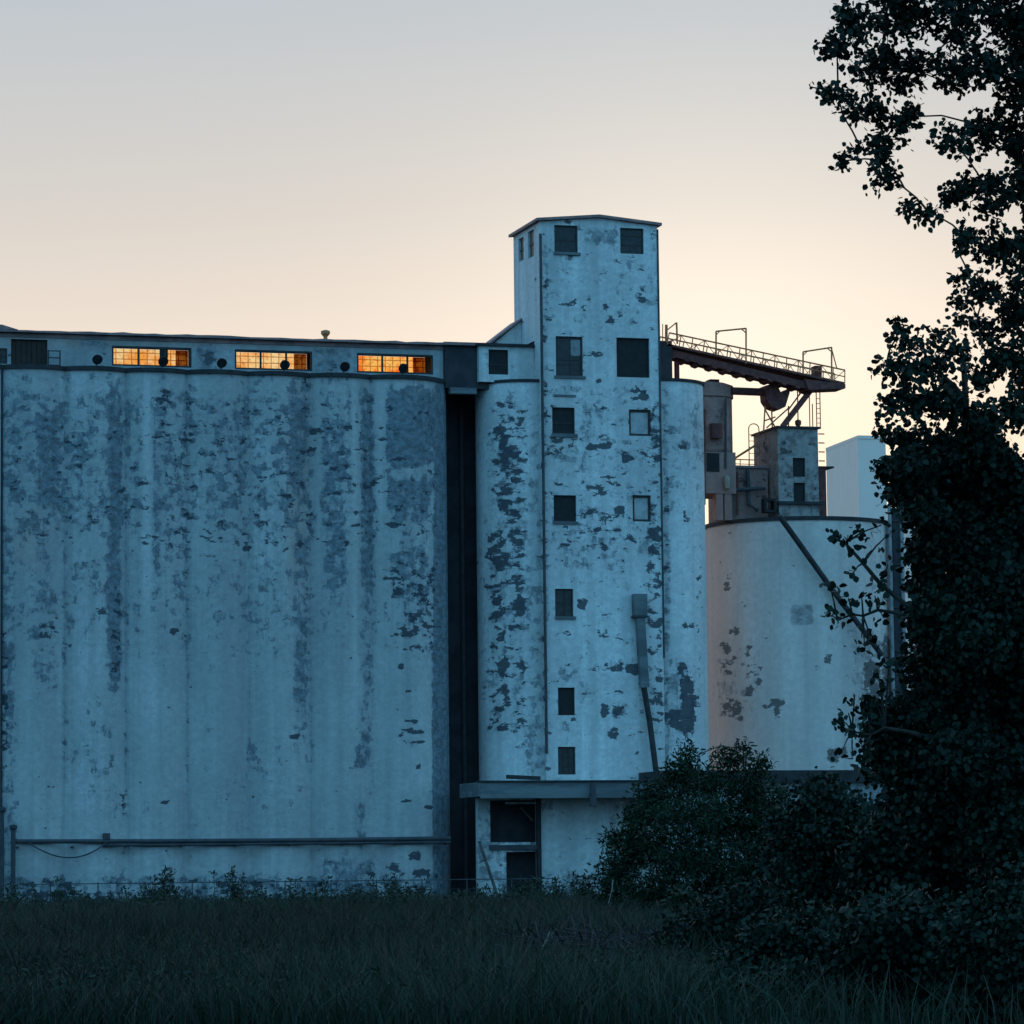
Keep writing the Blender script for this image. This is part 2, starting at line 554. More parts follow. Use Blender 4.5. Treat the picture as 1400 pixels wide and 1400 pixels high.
bank_chip = blobs([
    (150, 166, 800, 930, .50, 4, 30), (52, 80, 850, 900, .45, 8, 15), (205, 240, 530, 700, .36, 8, 40), (286, 340, 545, 720, .34, 14, 40), (50, 82, 550, 690, .26, 10, 40),
    (530, 600, 760, 900, .40, 10, 30), (544, 580, 997, 1003, .95, 2, 2), (553, 572, 983, 989, .85, 3, 2), (562, 582, 1012, 1017, .95, 2, 2), (543, 552, 1003, 1009, .8, 2, 2),
    (569, 576, 1045, 1055, .95, 2, 3), (550, 562, 1092, 1098, .85, 3, 3), (577, 592, 1101, 1106, .95, 2, 2), (550, 574, 863, 869, .95, 2, 2), (527, 540, 845, 850, .85, 2, 2), (554, 560, 944, 952, .9, 2, 3),
    (544, 552, 905, 917, .8, 2, 3), (575, 595, 855, 860, .9, 2, 2), (572, 588, 818, 824, .85, 3, 3), (524, 552, 788, 792, .9, 2, 2), (397, 408, 1005, 1010, .9, 2, 2), (422, 428, 984, 989, .8, 2, 2),
    (218, 230, 1096, 1100, .9, 2, 2), (130, 152, 830, 842, .6, 5, 3), (228, 246, 858, 874, .5, 4, 4), (495, 508, 662, 668, .85, 3, 2), (487, 500, 727, 731, .85, 2, 2), (520, 530, 570, 578, .75, 3, 3),
    (334, 345, 746, 754, .7, 3, 3), (262, 280, 690, 700, .6, 6, 3), (560, 575, 1165, 1175, .8, 3, 3), (500, 512, 1192, 1200, .9, 3, 3), (565, 590, 1188, 1198, .85, 4, 3), (10, 620, 1195, 1250, .27, 10, 15),
    (528, 560, 1180, 1210, .48, 8, 8), (0, 12, 850, 1100, .4, 5, 60), (36, 44, 838, 845, .7, 3, 3), (160, 172, 1075, 1120, .42, 4, 15), (410, 430, 520, 600, .3, 6, 30), (6, 600, 545, 780, .24, 8, 40), (200, 600, 540, 770, .28, 20, 30), (6, 600, 1202, 1250, .42, 8, 6), (20, 100, 1216, 1236, .5, 6, 5), (330, 430, 1210, 1240, .45, 10, 6),
], .07)
wear_bank = {'stain': bank_stain_shade, 'chip': bank_chip, 'rust': blobs([(392, 420, 540, 800, .35, 10, 60), (20, 60, 700, 780, .25, 20, 30)])}

bank = thing('silo_bank', (seams[4], YB, 0), 'long bank of stained white concrete grain silos with shallow scalloped front under the low gallery', 'grain silos')
wb = MB()
xs = []
for a, b in zip(seams[:-1], seams[1:]):
    xs += [a + (b - a) * i / 16 for i in range(16)]
xs += [seams[-1]] + [seams[-1] + (endx - seams[-1]) * q for q in (.05, .35, .7, .92, 1.0)]
ys = [bank_y(x) for x in xs[:-5]] + [YB + q for q in (.02, .35, .85, 1.5, 2.2)]
zs = cuts(-1.0, ZT, .17)
k = len(xs)
wb.v = [(x, y, z) for z in zs for x, y in zip(xs, ys)]; wb.n = len(wb.v)
wb.f = [(j * k + i, j * k + i + 1, (j + 1) * k + i + 1, (j + 1) * k + i) for j in range(len(zs) - 1) for i in range(k - 1)]
# back and end walls, top slab under the gallery
wb.quad((endx, YB + 2.2, -1), (endx, YB + 9, -1), (endx, YB + 9, ZT), (endx, YB + 2.2, ZT))
wb.quad((endx, YB + 9, -1), (seams[0], YB + 9, -1), (seams[0], YB + 9, ZT), (endx, YB + 9, ZT))
wb.quad((seams[0], YB + 9, -1), (seams[0], YB, -1), (seams[0], YB, ZT), (seams[0], YB + 9, ZT))
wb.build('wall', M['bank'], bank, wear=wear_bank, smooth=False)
# rim slab following the scallops
rm = MB()
o1 = [(x, y - .14) for x, y in zip(xs, ys)] + [(endx, YB + 9), (seams[0], YB + 9)]
n = len(o1)
rm.add([(x, y, ZT + .004) for x, y in o1] + [(x, y, ZT + .24) for x, y in o1],
       [tuple(range(n - 1, -1, -1)), tuple(range(n, 2 * n))] + [(i, (i + 1) % n, n + (i + 1) % n, n + i) for i in range(n)])
rm.build('roof_rim', M['rim'], bank)
# dark strip standing in for the shade of the deep left joint
jx = X(1, 800, YB)
MB().box(jx - .16, jx + .09, YB - .12, YB + .3, -.5, ZT - .05).build('joint_shade_strip', M['rim'], bank)

# ================================================================== GALLERY
YG = 206.3
DG = 4.1
gx0, gx1 = X(-575, 480, YG), X(606, 490, YG)
gzb, gzt = ZT + .24, Z(300, 464, YG)
gal = thing('conveyor_gallery', ((gx0 + gx1) / 2, YG, gzb), 'low flat-roofed gallery with glowing amber windows along the top of the silo bank', 'gallery')
win_px = [(153, 475, 262, 501), (321, 479, 427, 506), (488, 484, 592, 510)]
wz0, wz1 = Z(374, 506, YG), Z(374, 479, YG)
wins = []
for a in win_px:
    wins.append((X(a[0], 490, YG), X(a[2], 490, YG), wz0, wz1))
bay = (X(15, 483, YG), X(65, 483, YG), gzb + .05, Z(40, 464, YG))
smallw = (X(-14, 490, YG), X(10, 490, YG), gzb + .25, Z(5, 476, YG))
wg = MB()
wall(wg, lambda u, v: (u, YG, v), gx0, gx1, gzb, gzt, wins + [bay, smallw], (0, 1, 0), .22, .3)
wall(wg, lambda u, v: (gx1, u, v), YG, YG + DG, gzb, gzt, [], (0, 1, 0), .1, .5)
wg.quad((gx0, YG + DG, gzb), (gx0, YG, gzb), (gx0, YG, gzt), (gx0, YG + DG, gzt))
wear_g = {'stain': blobs([(270, 300, 470, 510, .6, 10, 8), (430, 480, 475, 515, .5, 12, 8), (100, 150, 455, 480, .5, 20, 8), (590, 606, 470, 515, .1, 4, 8)], .16),
          'chip': blobs([(275, 300, 478, 500, .5, 5, 5), (445, 460, 485, 505, .4, 5, 5)], .12), 'rust': blobs([(0, 606, 450, 475, .35, 10, 6)], .0)}
wg.build('wall', M['gallery'], gal, wear=wear_g)
bw = MB()
# back openings sit a little higher and are seen through the front ones
bwins = []
for h in wins:
    bwins.append((h[0] - .25, h[1] + .62, h[2] + .25, min(h[3] + .75, gzt - .1)))
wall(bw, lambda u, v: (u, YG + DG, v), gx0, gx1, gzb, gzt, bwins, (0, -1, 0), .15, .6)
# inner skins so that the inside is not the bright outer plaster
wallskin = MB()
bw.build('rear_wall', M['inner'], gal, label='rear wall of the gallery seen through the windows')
for i, (h, hb) in enumerate(zip(wins, bwins)):
    f = MB()
    x0, x1, z0, z1 = h
    fr = .10
    ya, yb = YG + .02, YG + .14
    f.box(x0 + .004, x1 - .004, ya, yb, z0 + .004, z0 + fr); f.box(x0 + .004, x1 - .004, ya, yb, z1 - fr, z1 - .004)
    f.box(x0 + .004, x0 + fr, ya, yb, z0 + fr, z1 - fr); f.box(x1 - fr, x1 - .004, ya, yb, z0 + fr, z1 - fr)
    for q in (.335, .665):
        c = x0 + (x1 - x0) * q
        f.box(c - .055, c + .055, ya + .02, yb - .02, z0 + fr, z1 - fr)
    fo = f.build('window', M['frame'], gal)
    MB().box(hb[0] + .01, hb[1] - .01, YG + DG + .01, YG + DG + .03, hb[2] + .01, hb[3] - .01).build('amber_pane', M['amber_hot'] if i == 2 else M['amber'], gal)
    MB().box(hb[1] - .75, hb[1] - .012, YG + DG - .02, YG + DG + .004, hb[2] + .01, hb[3] - .01).build('fade_pane', M['fade'], gal)
    # a blocked light: a boarded pane in the window
    if i == 0:
        c = x0 + (x1 - x0) * .60
        MB().box(c, c + .48, YG + .05, YG + .09, z0 + (z1 - z0) * .45, z1 - fr).build('boarded_pane', M['void'], fo)
    # dark idle machinery inside, standing at the right of each window
    MB().box(x1 + .75, x1 + 1.3, YG + 2.6, YG + 3.2, gzb + .05, z1 + .2).build('conveyor_casing', M['dark'], gal)
# bay door and small dark window
dm = MB()
dm.box(bay[0] + .02, bay[1] - .02, YG + .2, YG + .26, bay[2], bay[3] - .02)
d = dm.build('door', M['void'], gal)
pl = MB()
for i in range(7):
    q = bay[0] + (bay[1] - bay[0]) * (i + .5) / 7
    pl.box(q - .13, q + .13, YG + .165, YG + .199, bay[2] + .03, bay[3] - .06)
pl.build('door_boards', plain('brown_door_boards', (.035, .02, .018), (.05, .028, .022), 3), d)
window(gal, smallw, YG + .02, 'glass_dark', (.33, .66), (.5,))
# roof: thin slab with an overhang, raised piece at the left
rf = MB()
nx_ = 80
rv, rfc = [], []
for i in range(nx_ + 1):
    x = gx0 - .2 + (gx1 + .35 - gx0) * i / nx_
    jz, jy = random.uniform(-.02, .045), random.uniform(-.06, .05)
    rv += [(x, YG - .35 + jy, gzt + .025), (x, YG - .35 + jy, gzt + .15 + jz), (x, YG + DG + .35, gzt + .16 + jz), (x, YG + DG + .35, gzt + .02)]
    if i:
        b = (i - 1) * 4
        rfc += [(b + k_, b + 4 + k_, b + 4 + (k_ + 1) % 4, b + (k_ + 1) % 4) for k_ in range(4)]
rfc += [(3, 2, 1, 0), tuple(nx_ * 4 + k_ for k_ in range(4))]
rf.add(rv, rfc)
rf.build('roof', M['roof'], gal)
ru = MB()
xr = X(24, 452, YG)
rl0 = X(-120, 452, YG)
ru.add([(rl0, YG - .3, gzt + .165), (xr, YG - .3, gzt + .165), (xr - .9, YG - .3, gzt + .42), (rl0, YG - .3, gzt + .50),
        (rl0, YG + 3, gzt + .165), (xr, YG + 3, gzt + .165), (xr - .9, YG + 3, gzt + .42), (rl0, YG + 3, gzt + .50)],
       [(0, 1, 2, 3), (7, 6, 5, 4), (0, 4, 5, 1), (1, 5, 6, 2), (2, 6, 7, 3), (3, 7, 4, 0)])
ru.build('raised_roof', M['roof'], gal)
MB().box(gx0, gx1 + .02, YG - .06, YG - .004, gzt - .22, gzt + .002).build('eaves_board', M['roof'], gal)

# rail frame beside the dark bay
rx0, rx1 = X(66, 490, YG - .4), X(82, 490, YG - .4)
rl = thing('roof_rail', ((rx0 + rx1) / 2, YG - .4, gzb), 'short dark rail frame on the silo rim beside the dark gallery bay', 'railing')
q = MB()
rz = gzb + 1.05
for x in (rx0, rx1): q.box(x - .035, x + .035, YG - .43, YG - .37, gzb, rz)
for z in (rz - .04, gzb + .62, gzb + .2): q.box(rx0, rx1, YG - .425, YG - .375, z - .03, z + .03)
q.build('rail_frame', M['frame'], rl)

# floodlights on the rim: one in the middle of each scallop
fl_px = [(132, 491), (222, 488), (302, 493), (388, 491), (470, 499), (550, 497)]
fl_lab = ['leftmost dark floodlight on the silo rim near the boarded gallery bay', 'dark floodlight in front of the left amber window',
          'dark floodlight on the pier between the left and middle amber windows', 'dark floodlight in front of the middle amber window',
          'dark floodlight on the pier between the middle and right amber windows', 'rightmost dark floodlight in front of the right amber window']


def floodlight(x, y, z, label):
    t = thing('floodlight', (x, y, z), label, 'floodlight', 'floodlights along the silo rim')
    MB().tube([(x, y, z), (x, y, z + .32)], .05, 8).build('stand', M['frame'], t)
    hd = MB()
    hd.tube([(x, y - .28, z + .40), (x, y - .1, z + .5), (x, y + .18, z + .56)], .30, 14, .14)
    hd.build('lamp_head', M['frame'], t)
    MB().tube([(x, y - .30, z + .388), (x, y - .288, z + .395)], .25, 14).build('lens', M['glass_dark'], t)
    MB().box(x - .09, x + .09, y - .09, y + .09, z + .002, z + .10).build('foot', M['steel'], t)
    return t


f0 = None
for (p, lab) in zip(fl_px, fl_lab):
    x = X(p[0], p[1], YB - .1)
    if f0 is None:
        f0 = floodlight(x, YB - .1, gzb, lab)
    else:
        c = copy_tree(f0)
        c.location = (x, YB - .1, gzb)
        c['label'] = lab

# roof vent on the gallery
vx, vy = X(445, 460, YG + 1.5), YG + 1.5
vz = gzt + .16
v = thing('roof_vent', (vx, vy, vz), 'small mushroom-capped vent pipe sticking up from the gallery roof', 'vent')
MB().tube([(vx, vy, vz), (vx, vy, vz + .62)], .12, 12).build('vent_pipe', M['rail'], v)
MB().lathe((vx, vy), [(.14, vz + .42), (.27, vz + .58), (.27, vz + .74), (.10, vz + .8)], 14).build('vent_cap', M['rail'], v)

# ================================================================== LINK across the gap
YL = 206.0
lx0, lx1 = gx1 + .02, X(668, 500, YL)
lz0, lz1 = Z(632, 532, YL), Z(632, 470, YL)
link = thing('link_bridge', ((lx0 + lx1) / 2, YL, lz0), 'dark link bridge between the silo bank and the tower', 'bridge')
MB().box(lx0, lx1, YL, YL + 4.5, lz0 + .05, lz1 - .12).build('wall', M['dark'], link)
MB().box(lx0 - .1, lx1, YL - .25, YL + 4.7, lz1 - .116, lz1 + .06).build('roof', M['roof'], link)
MB().box(X(614, 535, YL), X(650, 535, YL), YL - .3, YL + .2, lz0 - .3, lz0 + .046).build('beam', M['fascia'], link)
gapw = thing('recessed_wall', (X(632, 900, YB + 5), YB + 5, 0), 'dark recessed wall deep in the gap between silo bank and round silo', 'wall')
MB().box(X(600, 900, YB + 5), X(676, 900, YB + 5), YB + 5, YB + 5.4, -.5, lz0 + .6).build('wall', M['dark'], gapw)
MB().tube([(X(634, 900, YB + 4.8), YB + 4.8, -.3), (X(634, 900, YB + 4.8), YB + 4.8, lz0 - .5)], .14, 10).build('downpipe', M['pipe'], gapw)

# ================================================================== TOWER
YT = 204.2
tx0, tx1 = X(740, 500, YT), X(901, 500, YT)
tz1 = Z(745, 303, YT)
tzr = Z(825, 299, YT)
DT = 5.8
tower = thing('headhouse_tower', ((tx0 + tx1) / 2, YT, 0), 'tall square tower with peeling white paint rising above the silos', 'tower')
T = lambda *a: rect(*a, YT)
tw = [(T(758, 308, 790, 345), 'glass_dark', (), (.45,), .08), (T(848, 312, 880, 347), 'glass_dark', (), (.35, .7), .06),
      (T(760, 460, 797, 514), 'glass_dark', (.55,), (.42, .3), .12), (T(843, 462, 888, 516), 'void', (), (), .05),
      (T(755, 557, 786, 593), 'void', (), (.4,), .06), (T(860, 560, 890, 596), 'glass_pale', (), (), .14),
      (T(757, 677, 788, 713), 'void', (), (), .06), (T(865, 677, 890, 713), 'glass_pale', (), (), .14),
      (T(759, 805, 784, 843), 'glass_dark', (.55,), (.5,), .06), (T(763, 940, 786, 978), 'void', (), (), .05), (T(763, 1021, 787, 1059), 'glass_dark', (.33, .66), (.33, .66), .06)]
tower_chip = blobs([
    (757, 800, 345, 358, .48, 6, 3), (752, 790, 410, 420, .5, 6, 4), (800, 815, 405, 412, .4, 6, 3), (826, 840, 430, 446, .62, 3, 4), (852, 866, 405, 418, .6, 4, 4), (873, 886, 400, 415, .55, 4, 4),
    (742, 752, 385, 400, .55, 3, 4), (740, 750, 455, 475, .6, 3, 4), (798, 830, 480, 490, .4, 8, 3), (814, 824, 518, 526, .75, 3, 2), (860, 890, 530, 552, .45, 8, 5), (880, 905, 545, 720, .40, 5, 30),
    (740, 752, 520, 625, .45, 4, 10), (800, 835, 605, 616, .72, 4, 4), (812, 824, 612, 626, .55, 4, 4), (850, 870, 620, 634, .5, 5, 4), (748, 772, 598, 620, .5, 6, 5), (800, 825, 660, 680, .58, 5, 5), (815, 850, 650, 665, .5, 8, 4),
    (840, 852, 692, 702, .75, 3, 3), (790, 850, 695, 735, .40, 10, 8), (820, 832, 735, 758, .52, 4, 5), (770, 782, 725, 748, .48, 4, 5), (855, 880, 720, 745, .42, 8, 6), (884, 906, 720, 1010, .42, 4, 30),
    (788, 802, 815, 840, .6, 3, 4), (815, 835, 860, 875, .45, 6, 4), (762, 790, 845, 875, .3, 8, 8), (825, 852, 905, 920, .62, 4, 4), (770, 795, 905, 915, .5, 6, 3), (855, 875, 908, 922, .75, 4, 3), (788, 825, 916, 920, .5, 8, 2),
    (822, 850, 944, 952, .72, 3, 2), (822, 832, 962, 984, .75, 2, 3), (835, 850, 965, 975, .65, 2, 3), (843, 855, 980, 984, .7, 2, 2), (830, 845, 996, 1010, .62, 3, 3), (858, 880, 1000, 1008, .45, 6, 3), (757, 790, 975, 985, .4, 5, 4),
    (738, 748, 600, 1000, .38, 3, 30), (740, 905, 1055, 1070, .3, 10, 6), (800, 880, 600, 760, .24, 20, 30), (740, 905, 520, 760, .24, 4, 30), (884, 906, 540, 1010, .44, 3, 30), (740, 760, 520, 640, .34, 4, 20),
], .17)
tower_stain_tone = blobs([(760, 784, 597, 640, .40, 6, 14), (760, 786, 717, 765, .36, 6, 14), (862, 888, 597, 630, .34, 6, 12), (868, 888, 714, 745, .34, 6, 12), (764, 784, 980, 1010, .34, 5, 10), (764, 794, 518, 545, .36, 6, 10), (762, 788, 350, 385, .3, 6, 12), (850, 880, 350, 380, .3, 6, 12), (846, 886, 518, 540, .3, 8, 8), (740, 905, 300, 455, .24, 5, 60), (797, 845, 312, 335, .55, 8, 6), (741, 750, 310, 1060, .42, 4, 30), (760, 800, 715, 760, .3, 15, 15), (760, 790, 905, 935, .35, 10, 6), (740, 905, 1095, 1240, .42, 10, 20), (755, 790, 520, 560, .3, 10, 10), (860, 880, 840, 935, .3, 5, 20), (740, 905, 530, 780, .29, 5, 30), (740, 905, 890, 1010, .18, 5, 20)], .12)  # sill streaks and stains; top and foot also made darker
wear_t = {'stain': tower_stain_tone, 'chip': tower_chip, 'rust': zero}
tf = MB()
wall(tf, lambda u, v: (u, YT, v), tx0, tx1, -.5, tz1, [w[0] for w in tw], (0, 1, 0), .3, .17)
# gable strip above the eaves line
xm = (tx0 + tx1) / 2
tf.add([(tx0, YT, tz1), (tx1, YT, tz1), (xm, YT, tz1 + .35)], [(0, 1, 2)])
# left flank, with its two slit windows and the doorway on the gallery roof level
SY = lambda px, py: (lambda d: d.y * (tx0 / d.x))(ray(px, py))
def side(px0, py0, px1, py1):
    ya, yb = SY(px1, (py0 + py1) / 2), SY(px0, (py0 + py1) / 2)
    d1, d0 = ray((px0 + px1) / 2, py0), ray((px0 + px1) / 2, py1)
    return (ya, yb, CAM_Z + d0.z * tx0 / d0.x, CAM_Z + d1.z * tx0 / d1.x)
sw = [side(709, 325, 716, 357), side(722, 315, 730, 352), side(714, 470, 731, 510)]
YTB = SY(703, 420)
wall(tf, lambda u, v: (tx0, u, v), YT, YTB, -.5, tz1, sw, (1, 0, 0), .25, .2)
tf.quad((tx1, YT, -.5), (tx1, YTB, -.5), (tx1, YTB, tz1), (tx1, YT, tz1))
tf.quad((tx1, YTB, -.5), (tx0, YTB, -.5), (tx0, YTB, tz1), (tx1, YTB, tz1))
tf.add([(tx0, YTB, tz1), (tx1, YTB, tz1), (xm, YTB, tz1 + .35)], [(0, 2, 1)])
tf.build('wall', M['tower'], tower, wear=wear_t)
for (h, pane, bx, bz, fr) in tw:
    window(tower, h, YT + .12, pane, bx, bz, fr)
h = rect(779, 464, 795, 486, YT)
MB().box(h[0], h[1], YT + .14, YT + .165, h[2], h[3]).build('pale_pane', plain('pale_glint_glass', (.24, .25, .26), (.15, .16, .17), 2, .3), tower)  # window glint put into the pane's pale colour
for h in sw:
    f = MB()
    f.box(tx0 + .14, tx0 + .18, h[0] + .01, h[1] - .01, h[2] + .01, h[3] - .01)
    fo = f.build('slit_window', M['glass_dark'], tower)
    MB().box(tx0 + .09, tx0 + .139, h[0] + .01, h[1] - .01, (h[2] + h[3]) / 2 - .05, (h[2] + h[3]) / 2 + .05).build('frame', M['frame'], fo)
# sills and patches round some windows
for a in ((755, 593, 788, 597), (757, 713, 789, 716), (760, 843, 786, 846), (759, 514, 799, 517), (758, 345, 792, 348)):
    h = rect(*a, YT)
    MB().box(h[0] - .05, h[1] + .05, YT - .10, YT - .003, h[2] - .03, h[3]).build('sill', M['fascia'], tower)
h = rect(757, 540, 787, 542, YT)
MB().box(h[0], h[1], YT - .06, YT - .003, h[2] - .02, h[3] + .02).build('lintel', M['fascia'], tower)
# roof with thin overhanging eaves
ro = .24
rr_ = MB()
e = .16
za, zb = tz1 + .01, tz1 + .36
rr_.add([(tx0 - ro, YT - ro, za), (xm, YT - ro, zb), (tx1 + ro, YT - ro, za), (tx0 - ro, YTB + ro, za), (xm, YTB + ro, zb), (tx1 + ro, YTB + ro, za),
         (tx0 - ro, YT - ro, za + e), (xm, YT - ro, zb + e), (tx1 + ro, YT - ro, za + e), (tx0 - ro, YTB + ro, za + e), (xm, YTB + ro, zb + e), (tx1 + ro, YTB + ro, za + e)],
        [(0, 1, 7, 6), (1, 2, 8, 7), (3, 9, 10, 4), (4, 10, 11, 5), (0, 6, 9, 3), (2, 5, 11, 8), (6, 7, 10, 9), (7, 8, 11, 10), (0, 3, 4, 1), (1, 4, 5, 2)])
rr_.build('roof', M['roof'], tower)
# conduit down the left front corner
cx = tx0 + .02
MB().tube([(cx, YT - .07, Z(740, 1030, YT)), (cx, YT - .07, Z(740, 320, YT))], .085, 8).build('corner_tube', M['pipe'], tower)
# right corner: dark tube drawn in for the seam
MB().tube([(tx1 + .03, YT - .02, Z(905, 900, YT)), (tx1 + .03, YT - .02, tz1 - .2)], .06, 8).build('corner_tube', M['pipe'], tower)

YS, RS = 207.4, 2.75
s2z1 = Z(692, 521, YS - RS)
# sloped lean-to roof behind the link: joins the tower above the round silo
YN = 205.6
nx0, nx1 = X(655, 500, YN), X(742, 500, YN)
nz0, nz1 = s2z1 + .06, Z(690, 474, YN)
nook = thing('silo_top_house', ((nx0 + nx1) / 2, YN, nz0), 'small white house with one dark window on top of the round silo', 'house')
nh = rect(668, 478, 695, 512, YN)
nb = MB()
wall(nb, lambda u, v: (u, YN, v), nx0, tx0 - .01, nz0, nz1, [nh], (0, 1, 0), .3, .25)
nb.quad((nx0, YN, nz0), (nx0, YN + 4, nz0), (nx0, YN + 4, nz1), (nx0, YN, nz1))
nb.build('wall', M['tower'], nook, wear={'stain': blobs([], .16), 'chip': blobs([], .12), 'rust': zero})
window(nook, nh, YN + .12, 'void', (), (.4,), .05)
MB().box(nx0 - .15, tx0 - .02, YN - .2, YN + 1.2, nz1 + .004, nz1 + .16).build('eaves', M['rim'], nook)
lz = Z(703, 445, YT + DT)
lr = MB()
lxa, lxb = X(655, 470, YTB), X(706, 446, YTB)
lr.add([(lxa, YTB - 1.5, nz1 + .17), (tx0 - .02, YTB - 1.5, nz1 + .17), (tx0 - .02, YTB - 1.5, lz), (lxa, YTB + .5, nz1 + .17), (tx0 - .02, YTB + .5, nz1 + .17), (tx0 - .02, YTB + .5, lz)],
       [(0, 1, 2), (5, 4, 3), (0, 3, 4, 1), (1, 4, 5, 2), (2, 5, 3, 0)])
lr.build('lean_to_gable', M['tower'], nook, wear={'stain': blobs([], .2), 'chip': zero, 'rust': zero})
MB().bar((lxa - .3, YTB - .5, nz1 + .16), (tx0 - .03, YTB - .5, lz + .10), 2.4, .10).build('lean_to_roof', M['roof'], nook)


# ================================================================== ROUND SILOS beside the tower
def round_silo(name, cx, cy, r, z0, z1, label, mat, wear, rim_h=.16, n=96, step=.17):
    t = thing(name, (cx, cy, 0), label, 'silo')
    b = MB()
    zs_ = cuts(z0, z1, step)
    th = [2 * math.pi * i / n for i in range(n)]
    b.v = [(cx + r * math.cos(a), cy + r * math.sin(a), z) for z in zs_ for a in th]
    b.n = len(b.v)
    b.f = [(j * n + i, j * n + (i + 1) % n, (j + 1) * n + (i + 1) % n, (j + 1) * n + i) for j in range(len(zs_) - 1) for i in range(n)]
    b.f.append(tuple((len(zs_) - 1) * n + i for i in range(n)))
    b.build('wall', M[mat], t, wear=wear, smooth=True)
    MB().lathe((cx, cy), [(r + .10, z1 + .004), (r + .10, z1 + rim_h), (r - .3, z1 + rim_h + .01)], 72).build('roof_rim', M['rim'], t)
    return t


RS = 2.75
def silo_center(px_edge, py, left, Yc):
    # left / right tangent edge seen at px_edge for a cylinder of radius RS centred on y = Yc
    x = X(px_edge, py, Yc)
    k_ = RS / math.cos(YAW)
    return x + k_ if left else x - k_
YS = 207.4
sx1 = silo_center(652, 800, True, YS)
s2z1 = Z(692, 521, YS - RS)
canz = Z(770, 1068, 200.8)
silo2_chip = blobs([(668, 722, 545, 1005, .40, 8, 14), (676, 716, 548, 700, .50, 6, 10), (676, 716, 548, 690, .44, 6, 8), (694, 722, 560, 640, .5, 6, 8), (684, 705, 640, 700, .42, 6, 6), (664, 690, 725, 765, .68, 4, 6), (676, 690, 765, 785, .6, 4, 4), (697, 716, 690, 760, .52, 6, 10), (660, 700, 795, 805, .6, 6, 4), (700, 716, 785, 850, .58, 4, 10), (672, 694, 810, 850, .60, 5, 8),
                    (674, 694, 855, 890, .58, 6, 6), (704, 715, 855, 880, .3, 4, 6), (678, 696, 893, 925, .72, 4, 6), (702, 718, 880, 930, .55, 4, 8), (684, 698, 940, 975, .62, 4, 6), (702, 718, 945, 970, .5, 4, 8), (678, 694, 985, 1000, .62, 4, 4), (704, 722, 980, 995, .68, 4, 4), (665, 680, 975, 1000, .42, 6, 6), (668, 676, 1045, 1053, .5, 4, 4), (706, 712, 1035, 1050, .5, 3, 4)], .08)
silo2_stain_shade = blobs([(664, 724, 545, 1005, .36, 10, 14), (676, 716, 545, 700, .42, 8, 10), (664, 716, 720, 1000, .25, 8, 20), (715, 745, 520, 1070, .36, 10, 20), (650, 668, 520, 1240, .22, 8, 20), (690, 712, 525, 560, .3, 8, 8)], .05)  # stains, plus shade of the rounded edges put into the map
round_silo('round_silo', sx1, YS, RS, canz - .6, s2z1, 'narrow round white silo with a column of dark peeled patches left of the tower', 'tower', {'stain': silo2_stain_shade, 'chip': silo2_chip, 'rust': zero})
sx2 = silo_center(962, 650, False, YS)
s3_chip = blobs([(925, 948, 905, 930, .5, 5, 8), (930, 950, 925, 1000, .88, 4, 10), (915, 935, 970, 1000, .8, 6, 6), (900, 925, 968, 985, .6, 6, 6), (950, 962, 700, 1000, .32, 5, 40), (930, 945, 690, 720, .45, 5, 8), (925, 945, 585, 625, .4, 8, 8), (905, 915, 540, 1010, .3, 4, 40), (930, 950, 850, 860, .5, 5, 4), (925, 950, 1000, 1010, .55, 10, 4)], .09)
s3_stain_tone = blobs([(905, 960, 520, 700, .34, 10, 60), (903, 918, 520, 1060, .45, 6, 30), (915, 955, 900, 1010, .4, 10, 20), (925, 965, 560, 640, .35, 12, 20)], .06)  # also darker at the top and along the tower side
round_silo('round_silo', sx2, YS, RS, -.5, Z(930, 521, YS - RS), 'narrow round white silo with one big dark scar right of the tower', 'tower', {'stain': s3_stain_tone, 'chip': s3_chip, 'rust': zero})

# ================================================================== LOADING SHED at the tower foot
YC = 200.8
c0, c1 = X(654, 1080, YC), X(930, 1080, YC)
cz0, cz1 = Z(770, 1091, YC), Z(770, 1069, YC)
shed = thing('loading_shed', ((c0 + c1) / 2, YC, 0), 'loading shed with a broad grey canopy at the foot of the tower', 'shed')
MB().box(c0, c1, YC, YT + .6, cz0 + .10, cz1).build('canopy', M['fascia'], shed, bevel=.03)
MB().box(c0 + .1, c1 - .1, YC - .06, YC - .003, cz0, cz1 - .55).build('canopy_fascia', M['fascia'], shed)
MB().box(c0 - .05, c1 + .05, YC - .12, YC + .3, cz1 + .004, cz1 + .09).build('canopy_edge', M['rim'], shed)
YW = 203.6
b0_, b1_ = X(654, 1160, YW), X(738, 1160, YW)
op0 = X(692, 1160, YW)
wbay = MB()
wall(wbay, lambda u, v: (u, YW, v), b0_, b1_ - .01, -.5, cz0 + .09, [(op0, b1_ - .12, .45, 3.2), (X(670, 1100, YW), b1_ - .12, 3.75, Z(700, 1094, YW))], (0, 1, 0), .35, .2)
wbay.quad((b0_, YW, -.5), (b0_, YW + .5, -.5), (b0_, YW + .5, cz0 + .09), (b0_, YW, cz0 + .09))
wbay.build('bay_wall', M['tower'], shed, wear={'stain': blobs([(650, 740, 1095, 1240, .40, 6, 10), (690, 740, 1160, 1240, .75, 15, 15), (725, 740, 1100, 1240, .95, 4, 10)], .2), 'chip': blobs([(670, 700, 1100, 1150, .35, 10, 10), (680, 740, 1140, 1155, .5, 8, 4), (660, 740, 1210, 1240, .3, 10, 8)], .1), 'rust': zero})
MB().box(b0_ + .25, b1_ + .1, YW + 1.2, YW + 1.5, -.5, cz0 + .08).build('inner_wall', M['dark'], shed)
